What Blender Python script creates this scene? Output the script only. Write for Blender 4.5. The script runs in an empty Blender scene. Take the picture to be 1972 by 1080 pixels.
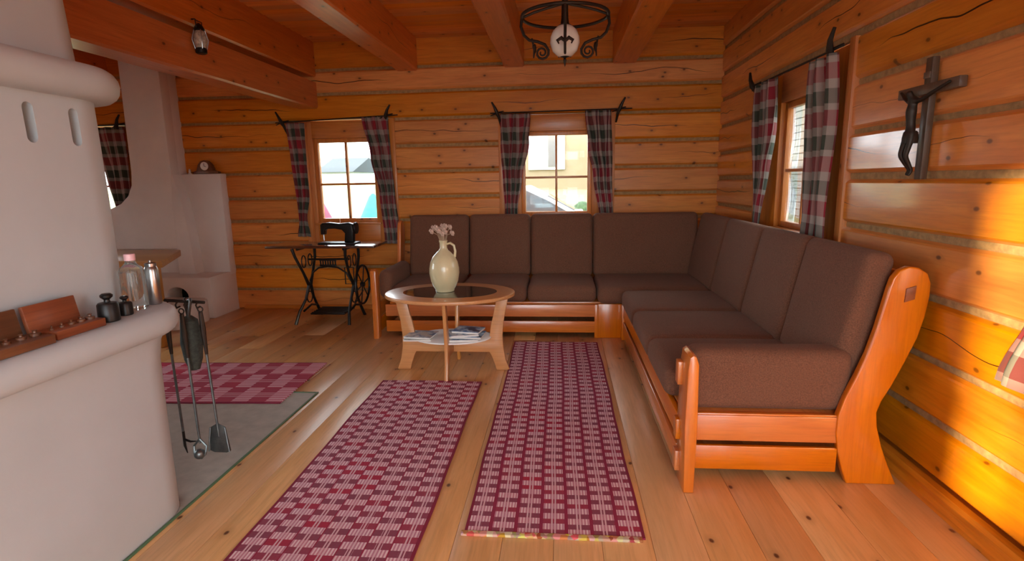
import bpy, bmesh, math, random
from mathutils import Vector, Matrix
random.seed(7)
S = bpy.context.scene
COL = S.collection
V = Vector
PI = math.pi

# ------------------------------------------------------------------ camera
H_CAM = 1.35
def cam_axes(yaw, pitch, roll):
    cy, sy, cp, sp = math.cos(yaw), math.sin(yaw), math.cos(pitch), math.sin(pitch)
    f = V((-sy*cp, cy*cp, -sp)); r = V((cy, sy, 0)); u = r.cross(f)
    c, s = math.cos(roll), math.sin(roll)
    return c*r + s*u, -s*r + c*u, f
r_, u_, f_ = cam_axes(math.radians(5.16), math.radians(10.25), math.radians(-1.0))
cd = bpy.data.cameras.new('camera'); cam = bpy.data.objects.new('camera', cd); COL.objects.link(cam)
cam.matrix_world = Matrix(((r_.x, u_.x, -f_.x, 0), (r_.y, u_.y, -f_.y, 0), (r_.z, u_.z, -f_.z, H_CAM), (0, 0, 0, 1)))
cd.sensor_fit = 'HORIZONTAL'; cd.sensor_width = 36.0; cd.lens = 1064.5/1972*36.0; cd.clip_start = 0.02
S.camera = cam

# ------------------------------------------------------------------ sky, sun, exposure
w = bpy.data.worlds.new('sky'); S.world = w; w.use_nodes = True
bg = w.node_tree.nodes['Background']
bg.inputs[0].default_value = (0.86, 0.93, 1.0, 1); bg.inputs[1].default_value = 2.6
SUN_EL = math.radians(9.0); SUN_DIR = V((0.8, 1.0, -math.tan(SUN_EL)*1.2806)).normalized()
sl = bpy.data.lights.new('sun', 'SUN'); sl.energy = 4.6; sl.angle = math.radians(1.4); sl.color = (1.0, 0.78, 0.46)
so = bpy.data.objects.new('sun', sl); COL.objects.link(so); so.rotation_euler = SUN_DIR.to_track_quat('-Z', 'Y').to_euler()
so.location = (-8, -10, 4)
S.view_settings.view_transform = 'Standard'; S.view_settings.look = 'None'
S.view_settings.gamma = 1.0; S.view_settings.use_curve_mapping = False
S.view_settings.exposure = 2.05
S.cycles.max_bounces = 14; S.cycles.diffuse_bounces = 8; S.cycles.transparent_max_bounces = 16
S.cycles.sample_clamp_indirect = 6.0

# ------------------------------------------------------------------ helpers
def lerp(a, b, t): return a + (b-a)*t
def interp(pts, t):
    for i in range(len(pts)-1):
        if t <= pts[i+1][0]:
            k = (t-pts[i][0])/max(1e-9, pts[i+1][0]-pts[i][0])
            return tuple(lerp(pts[i][j], pts[i+1][j], k) for j in range(1, len(pts[0])))
    return tuple(pts[-1][1:])
def sinterp(pts, t):
    for i in range(len(pts)-1):
        if t <= pts[i+1][0]:
            k = (t-pts[i][0])/max(1e-9, pts[i+1][0]-pts[i][0]); k = k*k*(3-2*k)
            return tuple(lerp(pts[i][j], pts[i+1][j], k) for j in range(1, len(pts[0])))
    return tuple(pts[-1][1:])

WORLD = {}   # object name -> world origin
class MB:
    def __init__(s): s.v = []; s.f = []; s.uv = {}
    def add(s, vs, fs, M=None):
        b = len(s.v)
        for p in vs:
            p = V(p); s.v.append(M @ p if M else p)
        for f in fs: s.f.append([b+i for i in f])
        return s
    def add_bm(s, bm, M=None):
        bm.verts.index_update()
        s.add([v.co.copy() for v in bm.verts], [[v.index for v in f.verts] for f in bm.faces], M); bm.free(); return s
    def rbox(s, c, half, r=0.004, puff=(0, 0, 0), M=None, seg=1, mid=0):
        """rounded box centred at c; M an extra 3x3 rotation"""
        hs = [max(h, 1e-5) for h in half]; r = min(r, min(hs)*0.98)
        ts = []
        for h in hs:
            a = [h-r*(1-math.sin(k*PI/2/seg)) if False else h-r+r*math.sin(k*PI/2/seg) for k in range(seg+1)]
            a[0] = h-r
            m = [lerp(-(h-r), h-r, (k+1)/(mid+1)) for k in range(mid)]
            ts.append([-x for x in reversed(a)] + m + a)
        idx = {}; vs = []; fs = []
        def vid(p):
            k = tuple(round(x, 6) for x in p)
            if k not in idx: idx[k] = len(vs); vs.append(p)
            return idx[k]
        for ax in range(3):
            b, c2 = (ax+1) % 3, (ax+2) % 3
            for sg in (-1, 1):
                for i in range(len(ts[b])-1):
                    for j in range(len(ts[c2])-1):
                        q = []
                        for (ii, jj) in ((i, j), (i+1, j), (i+1, j+1), (i, j+1)):
                            p = [0, 0, 0]; p[ax] = sg*hs[ax]; p[b] = ts[b][ii]; p[c2] = ts[c2][jj]; q.append(vid(tuple(p)))
                        fs.append(q if sg > 0 else q[::-1])
        out = []
        for p in vs:
            inner = [max(-(hs[k]-r), min(hs[k]-r, p[k])) for k in range(3)]
            d = V([p[k]-inner[k] for k in range(3)])
            q = V(inner) + (d.normalized()*r if d.length > 1e-9 else V((0, 0, 0)))
            for k in range(3):
                if puff[k]:
                    o = [a for a in range(3) if a != k]
                    q[k] += math.copysign(1, p[k])*puff[k]*max(0, 1-(p[o[0]]/hs[o[0]])**2)*max(0, 1-(p[o[1]]/hs[o[1]])**2)*abs(p[k])/hs[k]
            q = M @ q if M else q
            out.append(V(c)+q)
        s.add(out, fs); return s
    def box(s, x0, x1, y0, y1, z0, z1, r=0.003):
        return s.rbox(((x0+x1)/2, (y0+y1)/2, (z0+z1)/2), (abs(x1-x0)/2, abs(y1-y0)/2, abs(z1-z0)/2), r)
    def plain(s, x0, x1, y0, y1, z0, z1):
        vs = [(x, y, z) for z in (z0, z1) for y in (y0, y1) for x in (x0, x1)]
        return s.add(vs, [(0, 2, 3, 1), (4, 5, 7, 6), (0, 1, 5, 4), (2, 6, 7, 3), (0, 4, 6, 2), (1, 3, 7, 5)])
    def tube(s, pts, rad, n=8, closed=False):
        pts = [V(p) for p in pts]; m = len(pts)
        rad = rad if isinstance(rad, (list, tuple)) else [rad]*m
        vs = []; fs = []; nrm = None
        for i, p in enumerate(pts):
            if closed: t = pts[(i+1) % m]-pts[i-1]
            else: t = pts[min(i+1, m-1)]-pts[max(i-1, 0)]
            t.normalize()
            if nrm is None:
                nrm = t.cross(V((0, 0, 1)) if abs(t.z) < 0.9 else V((1, 0, 0))).normalized()
            else:
                nrm = (nrm - t*nrm.dot(t))
                nrm = nrm.normalized() if nrm.length > 1e-6 else t.orthogonal().normalized()
            b = t.cross(nrm)
            for k in range(n):
                a = 2*PI*k/n; vs.append(p+(nrm*math.cos(a)+b*math.sin(a))*rad[i])
        for i in range(m if closed else m-1):
            j = (i+1) % m
            for k in range(n):
                l = (k+1) % n; fs.append((i*n+k, i*n+l, j*n+l, j*n+k))
        if not closed: fs.append(tuple(range(n))[::-1]); fs.append(tuple((m-1)*n+k for k in range(n)))
        return s.add(vs, fs)
    def lathe(s, c, prof, n=24, M=None, cap=True):
        vs = []; fs = []
        for (r, z) in prof:
            for k in range(n):
                a = 2*PI*k/n; p = V((r*math.cos(a), r*math.sin(a), z)); p = M @ p if M else p; vs.append(V(c)+p)
        for i in range(len(prof)-1):
            for k in range(n):
                l = (k+1) % n; fs.append((i*n+k, i*n+l, (i+1)*n+l, (i+1)*n+k))
        if cap:
            if prof[0][0] > 1e-4: fs.append(tuple(range(n))[::-1])
            if prof[-1][0] > 1e-4: fs.append(tuple((len(prof)-1)*n+k for k in range(n)))
        return s.add(vs, fs)
    def ball(s, c, r, n=12, m=8, sc=(1, 1, 1)):
        prof = [(r*math.sin(PI*i/m)+1e-5, -r*math.cos(PI*i/m)) for i in range(m+1)]
        return s.lathe(c, prof, n, Matrix.Diagonal(sc))
    def prism(s, poly, axis, d0, d1, bevel=0.0, seg=2):
        """poly: 2D points in the plane normal to axis ('x': (y,z), 'y': (x,z), 'z': (x,y))"""
        def P(a, b, d): return {'x': (d, a, b), 'y': (a, d, b), 'z': (a, b, d)}[axis]
        bm = bmesh.new()
        v0 = [bm.verts.new(P(a, b, d0)) for a, b in poly]
        v1 = [bm.verts.new(P(a, b, d1)) for a, b in poly]
        n = len(poly); caps = [bm.faces.new(v0), bm.faces.new(v1[::-1])]
        for i in range(n): j = (i+1) % n; bm.faces.new((v0[j], v0[i], v1[i], v1[j]))
        bmesh.ops.recalc_face_normals(bm, faces=bm.faces)
        if bevel:
            es = list({e for f in caps for e in f.edges})
            bmesh.ops.bevel(bm, geom=es, offset=bevel, segments=seg, profile=0.5, affect='EDGES', clamp_overlap=True)
        return s.add_bm(bm)
    def build(s, name, mat, parent=None, origin=None, ang=35, label=None, uv=None):
        if origin is None:
            lo = V([min(p[k] for p in s.v) for k in range(3)]); hi = V([max(p[k] for p in s.v) for k in range(3)])
            origin = (lo+hi)/2
            if parent is None: origin.z = lo.z
        origin = V(origin)
        me = bpy.data.meshes.new(name)
        me.from_pydata([tuple(p-origin) for p in s.v], [], s.f); me.validate(); me.update()
        bm = bmesh.new(); bm.from_mesh(me); bmesh.ops.recalc_face_normals(bm, faces=bm.faces); bm.to_mesh(me); bm.free()
        for p in me.polygons: p.use_smooth = True
        me.set_sharp_from_angle(angle=math.radians(ang))
        if uv:
            l = me.uv_layers.new(name='UVMap')
            for lp in me.loops: l.data[lp.index].uv = uv[lp.vertex_index]
        me.materials.append(MAT[mat] if isinstance(mat, str) else mat)
        o = bpy.data.objects.new(name, me); COL.objects.link(o)
        WORLD[o.name] = origin.copy()
        if parent is not None:
            o.parent = parent; o.location = origin-WORLD[parent.name]
        else: o.location = origin
        if label: o['label'] = label
        return o
def thing(name, loc, label, cat, group=None, kind=None):
    o = bpy.data.objects.new(name, None); COL.objects.link(o); o.location = loc; o.empty_display_size = 0.1
    WORLD[o.name] = V(loc); tag(o, label, cat, group, kind); return o
def tag(o, label, cat=None, group=None, kind=None):
    o['label'] = label
    if cat: o['category'] = cat
    if group: o['group'] = group
    if kind: o['kind'] = kind
    return o
def rotz(a): return Matrix.Rotation(a, 3, 'Z')
def rot(a, ax): return Matrix.Rotation(a, 3, ax)

# ------------------------------------------------------------------ materials
MAT = {}
class NT:
    def __init__(s, name):
        m = bpy.data.materials.new(name); m.use_nodes = True; s.m = m; s.t = m.node_tree; s.t.nodes.clear()
        s.out = s.n('ShaderNodeOutputMaterial'); s.b = s.n('ShaderNodeBsdfPrincipled'); s.l(s.b.outputs[0], s.out.inputs[0]); MAT[name] = m
    def n(s, t, **k):
        x = s.t.nodes.new(t)
        for a, b in k.items(): setattr(x, a, b)
        return x
    def l(s, a, b): s.t.links.new(a, b)
    def sock(s, x, i):
        return x
    def put(s, inp, x):
        if isinstance(x, bpy.types.NodeSocket): s.l(x, inp)
        else:
            if isinstance(x, (tuple, list)) and len(x) == 3 and inp.type == 'RGBA': x = (*x, 1)
            inp.default_value = x
    def math(s, op, a, b=0.0, c=0.0, clamp=False):
        x = s.n('ShaderNodeMath', operation=op, use_clamp=clamp); s.put(x.inputs[0], a); s.put(x.inputs[1], b); s.put(x.inputs[2], c); return x.outputs[0]
    def vmath(s, op, a, b=(0, 0, 0)):
        x = s.n('ShaderNodeVectorMath', operation=op); s.put(x.inputs[0], a); s.put(x.inputs[1], b); return x.outputs[0]
    def comb(s, a, b, c):
        x = s.n('ShaderNodeCombineXYZ'); s.put(x.inputs[0], a); s.put(x.inputs[1], b); s.put(x.inputs[2], c); return x.outputs[0]
    def sep(s, v):
        x = s.n('ShaderNodeSeparateXYZ'); s.l(v, x.inputs[0]); return x.outputs
    def noise(s, vec, scale=5, detail=4, rough=.55, dist=0, dim='3D'):
        x = s.n('ShaderNodeTexNoise', noise_dimensions=dim); s.l(vec, x.inputs['Vector']) if dim != '1D' else s.put(x.inputs['W'], vec)
        x.inputs['Scale'].default_value = scale; x.inputs['Detail'].default_value = detail; x.inputs['Roughness'].default_value = rough; x.inputs['Distortion'].default_value = dist
        return x.outputs[0]
    def mr(s, x, a, b, c=0., d=1., smooth=False):
        n = s.n('ShaderNodeMapRange', clamp=True)
        if smooth: n.interpolation_type = 'SMOOTHSTEP'
        s.put(n.inputs[0], x)
        for i, v in enumerate((a, b, c, d)): s.put(n.inputs[1+i], v)
        return n.outputs[0]
    def mix(s, f, a, b, mode='MIX'):
        n = s.n('ShaderNodeMix', data_type='RGBA', blend_type=mode, clamp_factor=True); s.put(n.inputs[0], f); s.put(n.inputs[6], a); s.put(n.inputs[7], b); return n.outputs[2]
    def obj(s): return s.n('ShaderNodeTexCoord').outputs['Object']
    def uv(s): return s.n('ShaderNodeTexCoord').outputs['UV']
    def rand(s): return s.n('ShaderNodeObjectInfo').outputs['Random']
    def bump(s, h, st=.2, d=.01):
        n = s.n('ShaderNodeBump'); n.inputs['Strength'].default_value = st; n.inputs['Distance'].default_value = d; s.l(h, n.inputs['Height']); s.l(n.outputs[0], s.b.inputs['Normal'])
    def set(s, **k):
        for a, b in k.items(): s.put(s.b.inputs[a.replace('_', ' ')], b)
        return s

def plain(name, col, rough=.6, metal=0., coat=0., var=.08, scale=20, bump=0., **k):
    t = NT(name); o = t.obj(); nz = t.noise(o, scale, 4)
    c = t.mix(t.mr(nz, .3, .7), tuple(x*(1-var) for x in col), tuple(min(1, x*(1+var)) for x in col))
    t.set(Base_Color=c, Roughness=rough, Metallic=metal, Coat_Weight=coat, **k)
    if bump: t.bump(nz, bump, .004)
    return t

def wood(name, light, dark, axis='x', rough=.42, coat=.25, coatr=.22, knots=1.0, crack=0.0, knotcol=None, rvar=.14, fine=14, kscale=(4.0, 6.5)):
    t = NT(name); o = t.sep(t.obj()); rnd = t.rand()
    i = 'xyz'.index(axis); a, b, c = o[i], o[(i+1) % 3], o[(i+2) % 3]
    off = t.math('MULTIPLY', rnd, 91.7)
    vec = t.comb(t.math('ADD', a, off), t.math('ADD', b, off), c)
    g1 = t.noise(t.vmath('MULTIPLY', vec, (1.1, fine, fine)), 1.6, 5, .6, .5)
    g2 = t.noise(t.vmath('MULTIPLY', vec, (2.5, fine*4.5, fine*4.5)), 1.8, 3, .6, .2)
    g3 = t.noise(t.vmath('MULTIPLY', vec, (.5, 1.6, 1.6)), 1.5, 2, .5, 0)
    col = t.mix(t.mr(g1, .34, .66), light, dark)
    col = t.mix(t.mr(g2, .45, .7, 0, .35), col, tuple(x*.55 for x in dark))
    col = t.mix(t.mr(g3, .35, .7, 0, .4), col, tuple(x*.8 for x in dark))
    if knots:
        vv = t.n('ShaderNodeTexVoronoi', voronoi_dimensions='2D'); vv.feature = 'F1'
        t.l(t.comb(t.math('MULTIPLY', t.math('ADD', t.math('ADD', a, off), t.math('MULTIPLY', g3, .15)), kscale[0]), t.math('MULTIPLY', t.math('ADD', t.math('ADD', b, c), off), kscale[1]), 0), vv.inputs['Vector']); vv.inputs['Scale'].default_value = 1.0
        pick = t.math('GREATER_THAN', t.sep(vv.outputs['Color'])[0], 1-.42*knots)
        core = t.math('MULTIPLY', t.mr(vv.outputs['Distance'], .03, .08, 1, 0, True), pick)
        halo = t.math('MULTIPLY', t.mr(vv.outputs['Distance'], .07, .24, .5, 0, True), pick)
        kc = knotcol or tuple(x*.28 for x in dark)
        col = t.mix(halo, col, tuple(x*.7 for x in dark)); col = t.mix(core, col, kc)
    if crack:
        n1 = t.noise(t.math('ADD', t.math('MULTIPLY', a, 1.1), off), 1.0, 3, .55, dim='1D')
        n2 = t.noise(t.math('ADD', t.math('MULTIPLY', a, .7), t.math('MULTIPLY', rnd, 33.3)), 1.0, 1, .5, dim='1D')
        z = c if axis == 'x' else b
        dist = t.math('ABSOLUTE', t.math('SUBTRACT', z, t.math('MULTIPLY', t.math('SUBTRACT', n1, .5), .15)))
        wd = t.mr(n2, .49, .66, 0.0, .0036)
        cr = t.math('LESS_THAN', dist, wd)
        col = t.mix(t.math('MULTIPLY', cr, crack), col, (.03, .008, .002))
    hs = t.n('ShaderNodeHueSaturation'); t.put(hs.inputs['Value'], t.mr(rnd, 0, 1, 1-rvar, 1+rvar)); t.put(hs.inputs['Saturation'], t.mr(t.math('FRACT', t.math('MULTIPLY', rnd, 7.3)), 0, 1, .93, 1.05)); t.l(col, hs.inputs['Color'])
    t.set(Base_Color=hs.outputs[0], Roughness=rough, Coat_Weight=coat, Coat_Roughness=coatr)
    t.bump(t.math('ADD', g1, t.math('MULTIPLY', g2, .5)), .16, .004)
    return t

PINE_L, PINE_D = (.80, .29, .036), (.66, .20, .019)
wood('log_x', PINE_L, PINE_D, 'x', crack=1, coat=.12, rough=.48, fine=9)
wood('log_y', PINE_L, PINE_D, 'y', crack=1, coat=.8, rough=.36, coatr=.1, fine=9)
MAT['log_x'].node_tree.nodes['Principled BSDF'].inputs['Specular IOR Level'].default_value = .3
wood('beam_y', (.74, .205, .032), (.60, .145, .019), 'y', crack=.5, coat=.4, rough=.4)
wood('board_x', (.84, .295, .055), (.70, .21, .034), 'x', coat=.2, knots=.7, fine=16)
wood('plank_y', (.80, .475, .205), (.70, .385, .145), 'y', coat=.3, rough=.38, coatr=.3, knots=.8, knotcol=(.12, .045, .018), rvar=.06, fine=9, kscale=(4.2, 6.5))
wood('casing_x', (.70, .25, .045), (.56, .17, .027), 'x', knots=.3, coat=.4)
wood('casing_y', (.70, .25, .045), (.56, .17, .027), 'y', knots=.3, coat=.4)
wood('casing_z', (.70, .25, .045), (.56, .17, .027), 'z', knots=.3, coat=.4)
for ax in 'xyz':
    wood('sofa_wood_'+ax, (.74, .205, .020), (.64, .155, .013), ax, rough=.3, coat=.6, coatr=.12, knots=0, fine=10, rvar=.04)
for ax in 'xyz':
    wood('beech_'+ax, (.70, .315, .095), (.60, .245, .065), ax, rough=.35, coat=.45, coatr=.15, knots=0, fine=22, rvar=.03)
wood('honey_x', (.55, .27, .05), (.42, .18, .03), 'x', knots=.2)
wood('honey_z', (.55, .27, .05), (.42, .18, .03), 'z', knots=.2)
wood('walnut', (.20, .075, .028), (.11, .035, .013), 'y', knots=0, rough=.45)
wood('mahogany', (.30, .085, .03), (.2, .05, .018), 'y', knots=0, rough=.4)
wood('treadle_top', (.16, .05, .022), (.09, .026, .012), 'x', knots=0, rough=.22, coat=.8, coatr=.08)
wood('cross_wood', (.14, .085, .05), (.08, .045, .026), 'z', knots=0, rough=.5)
plain('chink', (.36, .21, .085), .85, scale=40, var=.25, bump=.4)
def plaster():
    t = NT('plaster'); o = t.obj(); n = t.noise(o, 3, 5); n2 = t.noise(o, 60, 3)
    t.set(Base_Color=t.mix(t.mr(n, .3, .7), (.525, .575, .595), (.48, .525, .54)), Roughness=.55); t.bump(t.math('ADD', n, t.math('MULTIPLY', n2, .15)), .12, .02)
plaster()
plain('whitewash', (.80, .78, .75), .6, var=.04, scale=4)
plain('slate', (.37, .355, .31), .5, var=.12, scale=14)
plain('green_edge', (.08, .16, .08), .6)
plain('iron', (.016, .014, .013), .42, metal=.6, var=.2)
plain('wrought', (.030, .020, .014), .5, metal=.5, var=.25, scale=40)
plain('cast_iron', (.020, .018, .017), .38, metal=.5)
plain('steel', (.42, .42, .42), .28, metal=1.)
plain('tool_steel', (.13, .14, .14), .38, metal=.8, var=.3)
plain('brass', (.6, .4, .14), .3, metal=1.)
plain('opal', (.86, .82, .72), .25, var=.03, Transmission_Weight=.0)
plain('stoneware', (.68, .60, .36), .3, coat=.5, var=.06, scale=8)
plain('dried', (.62, .45, .36), .9, var=.3, scale=90)
plain('stem_dry', (.5, .36, .24), .9)
plain('black_glass', (.018, .014, .012), .06, coat=.8)
plain('pink_cap', (.75, .45, .47), .4)
plain('bristle', (.035, .04, .032), .9, var=.4, scale=80)
plain('lantern_glass', (.42, .36, .28), .3, var=.5, scale=60)
plain('clock_face', (.82, .80, .74), .35, var=.02)
plain('rubber', (.02, .02, .02), .7)
plain('teal', (.05, .42, .36), .8)
plain('maroon', (.20, .05, .09), .8)
plain('cream_wall', (.24, .175, .10), .85, var=.05, scale=3)
plain('white_paint', (.85, .85, .84), .5, var=.02)
plain('grey_shutter', (.16, .14, .13), .7)
plain('roof_grey', (.022, .030, .036), .8)
plain('hedge', (.05, .08, .035), .95, var=.5, scale=9)
plain('car_paint', (.50, .53, .54), .25, coat=.8, var=.02)
plain('car_glass', (.06, .08, .10), .1, coat=.6)
plain('siding', (.42, .45, .48), .8, var=.05)
plain('ink', (.02, .02, .02), .6)

def fabric():
    t = NT('fabric'); o = t.obj(); n = t.noise(o, 170, 2, .7); n2 = t.noise(o, 5, 3)
    c = t.mix(t.mr(n, .3, .7), (.205, .086, .046), (.105, .042, .022)); c = t.mix(t.mr(n2, .35, .7, 0, .3), c, (.18, .082, .047))
    t.set(Base_Color=c, Roughness=.95, Sheen_Weight=.08, Sheen_Roughness=.45, Sheen_Tint=(.75, .55, .42)); t.bump(n, .35, .003)
fabric()
def glass(name='glass', tint=(.96, .98, .97)):
    t = NT(name); tr = t.n('ShaderNodeBsdfTransparent'); tr.inputs[0].default_value = (*tint, 1)
    gl = t.n('ShaderNodeBsdfGlossy'); gl.inputs['Roughness'].default_value = .02
    fr = t.n('ShaderNodeFresnel'); fr.inputs[0].default_value = 1.45
    mx = t.n('ShaderNodeMixShader'); t.l(t.math('MULTIPLY', fr.outputs[0], .8), mx.inputs[0]); t.l(tr.outputs[0], mx.inputs[1]); t.l(gl.outputs[0], mx.inputs[2]); t.l(mx.outputs[0], t.out.inputs[0])
glass()
def bottle_glass():
    t = NT('bottle_glass'); t.set(Base_Color=(.86, .93, .90), Roughness=.03, Transmission_Weight=.95, IOR=1.3)
bottle_glass()

def rug(name, nc, W, period, duty, gap, thr, lastcol, cr=0.0):
    """woven rag rug in block weave; UV in metres: u across, v along"""
    t = NT(name); u, v, _ = t.sep(t.uv())
    cu = t.math('MULTIPLY', u, nc/W); fu = t.math('FRACT', cu); iu = t.math('FLOOR', cu)
    par = t.math('MODULO', t.math('ADD', iu, 20), 2.0)
    fv = t.math('FRACT', t.math('ADD', t.math('DIVIDE', v, period), t.math('MULTIPLY', par, .5)))
    iv = t.math('FLOOR', t.math('ADD', t.math('DIVIDE', v, period), t.math('MULTIPLY', par, .5)))
    block = t.math('LESS_THAN', fv, duty)
    inner = t.math('LESS_THAN', t.math('ABSOLUTE', t.math('SUBTRACT', fu, .5)), .5-gap)
    light = t.math('MULTIPLY', block, inner)
    st = t.mr(t.math('SINE', t.math('MULTIPLY', u, 2*PI/thr)), -.3+cr, .3+cr, 0, 1)
    ctr = t.math('MULTIPLY', t.math('LESS_THAN', t.math('ABSOLUTE', t.math('SUBTRACT', fu, .5)), .13), st)
    nz = t.noise(t.comb(t.math('MULTIPLY', u, 60), t.math('MULTIPLY', v, 9), 0), 1, 3)
    cell = t.noise(t.comb(t.math('MULTIPLY', iu, 3.7), t.math('MULTIPLY', iv, 2.3), 0), 1.3, 2)
    pale = t.mix(t.mr(nz, .35, .65), (.76, .54, .58), (.80, .64, .67))
    pink = t.mix(t.mr(cell, .4, .6), (.56-.06*cr, .22-.16*cr, .29-.18*cr), (.50-.04*cr, .22-.12*cr, .31-.16*cr))
    dark = t.mix(t.mr(cell, .5, .62), (.25+.18*cr, .055-.035*cr, .095-.035*cr), (.40+.06*cr, .02, .06))
    c = t.mix(light, dark, t.mix(st, pink, pale)); c = t.mix(ctr, c, t.mix(.3, pale, pink))
    c = t.mix(inner, lastcol, c)
    edge = t.math('GREATER_THAN', t.math('ABSOLUTE', t.math('SUBTRACT', u, W/2)), W/2-.012)
    c = t.mix(edge, c, (.22, .012, .045))
    ribs = t.math('SINE', t.math('MULTIPLY', v, 2*PI/.008))
    t.set(Base_Color=c, Roughness=.95); t.bump(t.math('ADD', t.math('MULTIPLY', ribs, .5), st), .3, .003)
rug('rug_A', 7, .69, .080, .52, .03, .0138, (.30, .014, .055))
rug('rug_B', 7, .695, .070, .55, .075, .0125, (.28, .018, .065))
rug('rug_C', 3, .77, .22, .48, .02, .030, (.40, .015, .05), .6)
def fringe():
    t = NT('fringe'); o = t.obj(); v = t.n('ShaderNodeTexVoronoi'); t.l(t.vmath('MULTIPLY', o, (45, 30, 30)), v.inputs['Vector']); v.inputs['Scale'].default_value = 1
    h = t.n('ShaderNodeHueSaturation'); h.inputs['Color'].default_value = (.75, .08, .03, 1)
    t.put(h.inputs['Hue'], t.mr(t.sep(v.outputs['Color'])[0], 0, 1, .48, .66)); t.put(h.inputs['Value'], t.mr(t.sep(v.outputs['Color'])[1], 0, 1, .4, 1.0)); t.put(h.inputs['Saturation'], t.mr(t.sep(v.outputs['Color'])[2], 0, 1, .35, 1.0))
    t.set(Base_Color=h.outputs[0], Roughness=.9)
fringe()
def plaid(name, soft=0):
    """UV in metres"""
    t = NT(name); u, v, _ = t.sep(t.uv())
    def bands(x, ph):
        f = t.math('FRACT', t.math('ADD', t.math('DIVIDE', x, .25), ph))
        red = t.math('LESS_THAN', f, .34)
        grn = t.math('MULTIPLY', t.math('GREATER_THAN', f, .48), t.math('LESS_THAN', f, .80))
        return f, red, grn
    fu, ru, gu = bands(u, .1); fv, rv, gv = bands(v, .35)
    white = (.42, .35, .30); red = (.33, .02, .035); grn = (.05, .06, .04); 
    cu = t.mix(gu, t.mix(ru, white, red), grn); cv = t.mix(gv, t.mix(rv, white, red), grn)
    c = t.mix(.5, cu, cv)
    tr = t.n('ShaderNodeBsdfTranslucent'); t.l(c, tr.inputs[0])
    t.set(Base_Color=c, Roughness=.9, Sheen_Weight=.1)
    mx = t.n('ShaderNodeMixShader'); mx.inputs[0].default_value = .2; t.l(t.b.outputs[0], mx.inputs[1]); t.l(tr.outputs[0], mx.inputs[2]); t.l(mx.outputs[0], t.out.inputs[0])
plaid('plaid')
def magazine(name, c1, c2, c3, sc):
    t = NT(name); o = t.obj(); n = t.noise(o, sc, 3, .6); v = t.noise(t.vmath('ADD', o, (3, 1, 2)), sc*.6, 2)
    c = t.mix(t.mr(n, .42, .58), c1, c2); c = t.mix(t.mr(v, .52, .6), c, c3); t.set(Base_Color=c, Roughness=.3)
magazine('cover_blue', (.06, .16, .36), (.45, .58, .68), (.03, .04, .09), 16)
magazine('cover_grey', (.42, .45, .42), (.2, .24, .22), (.6, .6, .55), 12)
magazine('cover_white', (.62, .64, .64), (.12, .2, .34), (.5, .45, .4), 16)
magazine('cover_dark', (.06, .10, .18), (.35, .42, .5), (.5, .5, .5), 18)
plain('paper', (.75, .74, .70), .8, var=.03)
def ground():
    t = NT('ground'); o = t.obj(); y = t.sep(o)[1]; n = t.noise(o, .5, 5); n2 = t.noise(o, 6, 4)
    grass = t.mix(t.mr(n2, .3, .7), (.16, .20, .08), (.24, .24, .12)); grav = t.mix(t.mr(n2, .35, .65), (.18, .18, .175), (.27, .265, .26))
    c = t.mix(t.mr(t.math('ADD', y, t.math('MULTIPLY', n, 3)), 6.2, 7.2), grav, grass); t.set(Base_Color=c, Roughness=.95)
ground()

# ------------------------------------------------------------------ room shell
D, W, ZC = 5.72, 1.54, 2.76
XL, YF = -5.6, -2.0
def back(a, d, z): return V((a, D-d, z))
def right(a, d, z): return V((W-d, a, z))
OPEN_B = [(-2.70, -1.70, .72, 1.985), (-.625, .53, .93, 1.99), (-5.42, -4.66, .90, 1.98)]
OPEN_R = [(3.20, 4.63, .95, 2.05), (.45, 1.72, .95, 2.05), (-1.6, -.3, .95, 2.05)]

# floor
base = MB().plain(XL-.3, W+.25, YF-.2, D+.25, -.12, -.03)
floor = base.build('floor', 'plank_y'); tag(floor, 'pale pine plank floor of the room', 'floor', kind='structure')
x = XL; k = 0
while x < W-.02:
    wd = .195+random.uniform(-.014, .014); x1 = min(x+wd, W+.02)
    cut = random.choice([None, random.uniform(-.5, .6), random.uniform(4.2, 5.3), None])
    ys = [YF, D+.02] if cut is None else [YF, cut, D+.02]
    for q in range(len(ys)-1):
        MB().box(x+.0006, x1-.0006, ys[q]+.001, ys[q+1]-.001, -.03, random.uniform(-.0006, 0), .0012).build('plank', 'plank_y', floor)
    x = x1
# ceiling
ceil = MB().plain(XL-.3, W+.25, YF-.2, D+.25, ZC+.03, ZC+.12).build('ceiling', 'board_x'); tag(ceil, 'ceiling of narrow varnished pine boards above beams', 'ceiling', kind='structure')
y = YF
while y < D+.02:
    wd = .105+random.uniform(-.006, .006); y1 = y+wd
    m = MB(); zl = ZC+random.uniform(-.003, .003); sl_ = .010
    m.prism([(y, ZC+.03), (y, zl+sl_), (y+.006, zl+sl_-.004), (y1-.006, zl-.004), (y1, zl), (y1, ZC+.03)], 'x', XL, W+.02)
    m.build('ceiling_board', 'board_x', ceil); y = y1

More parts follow.
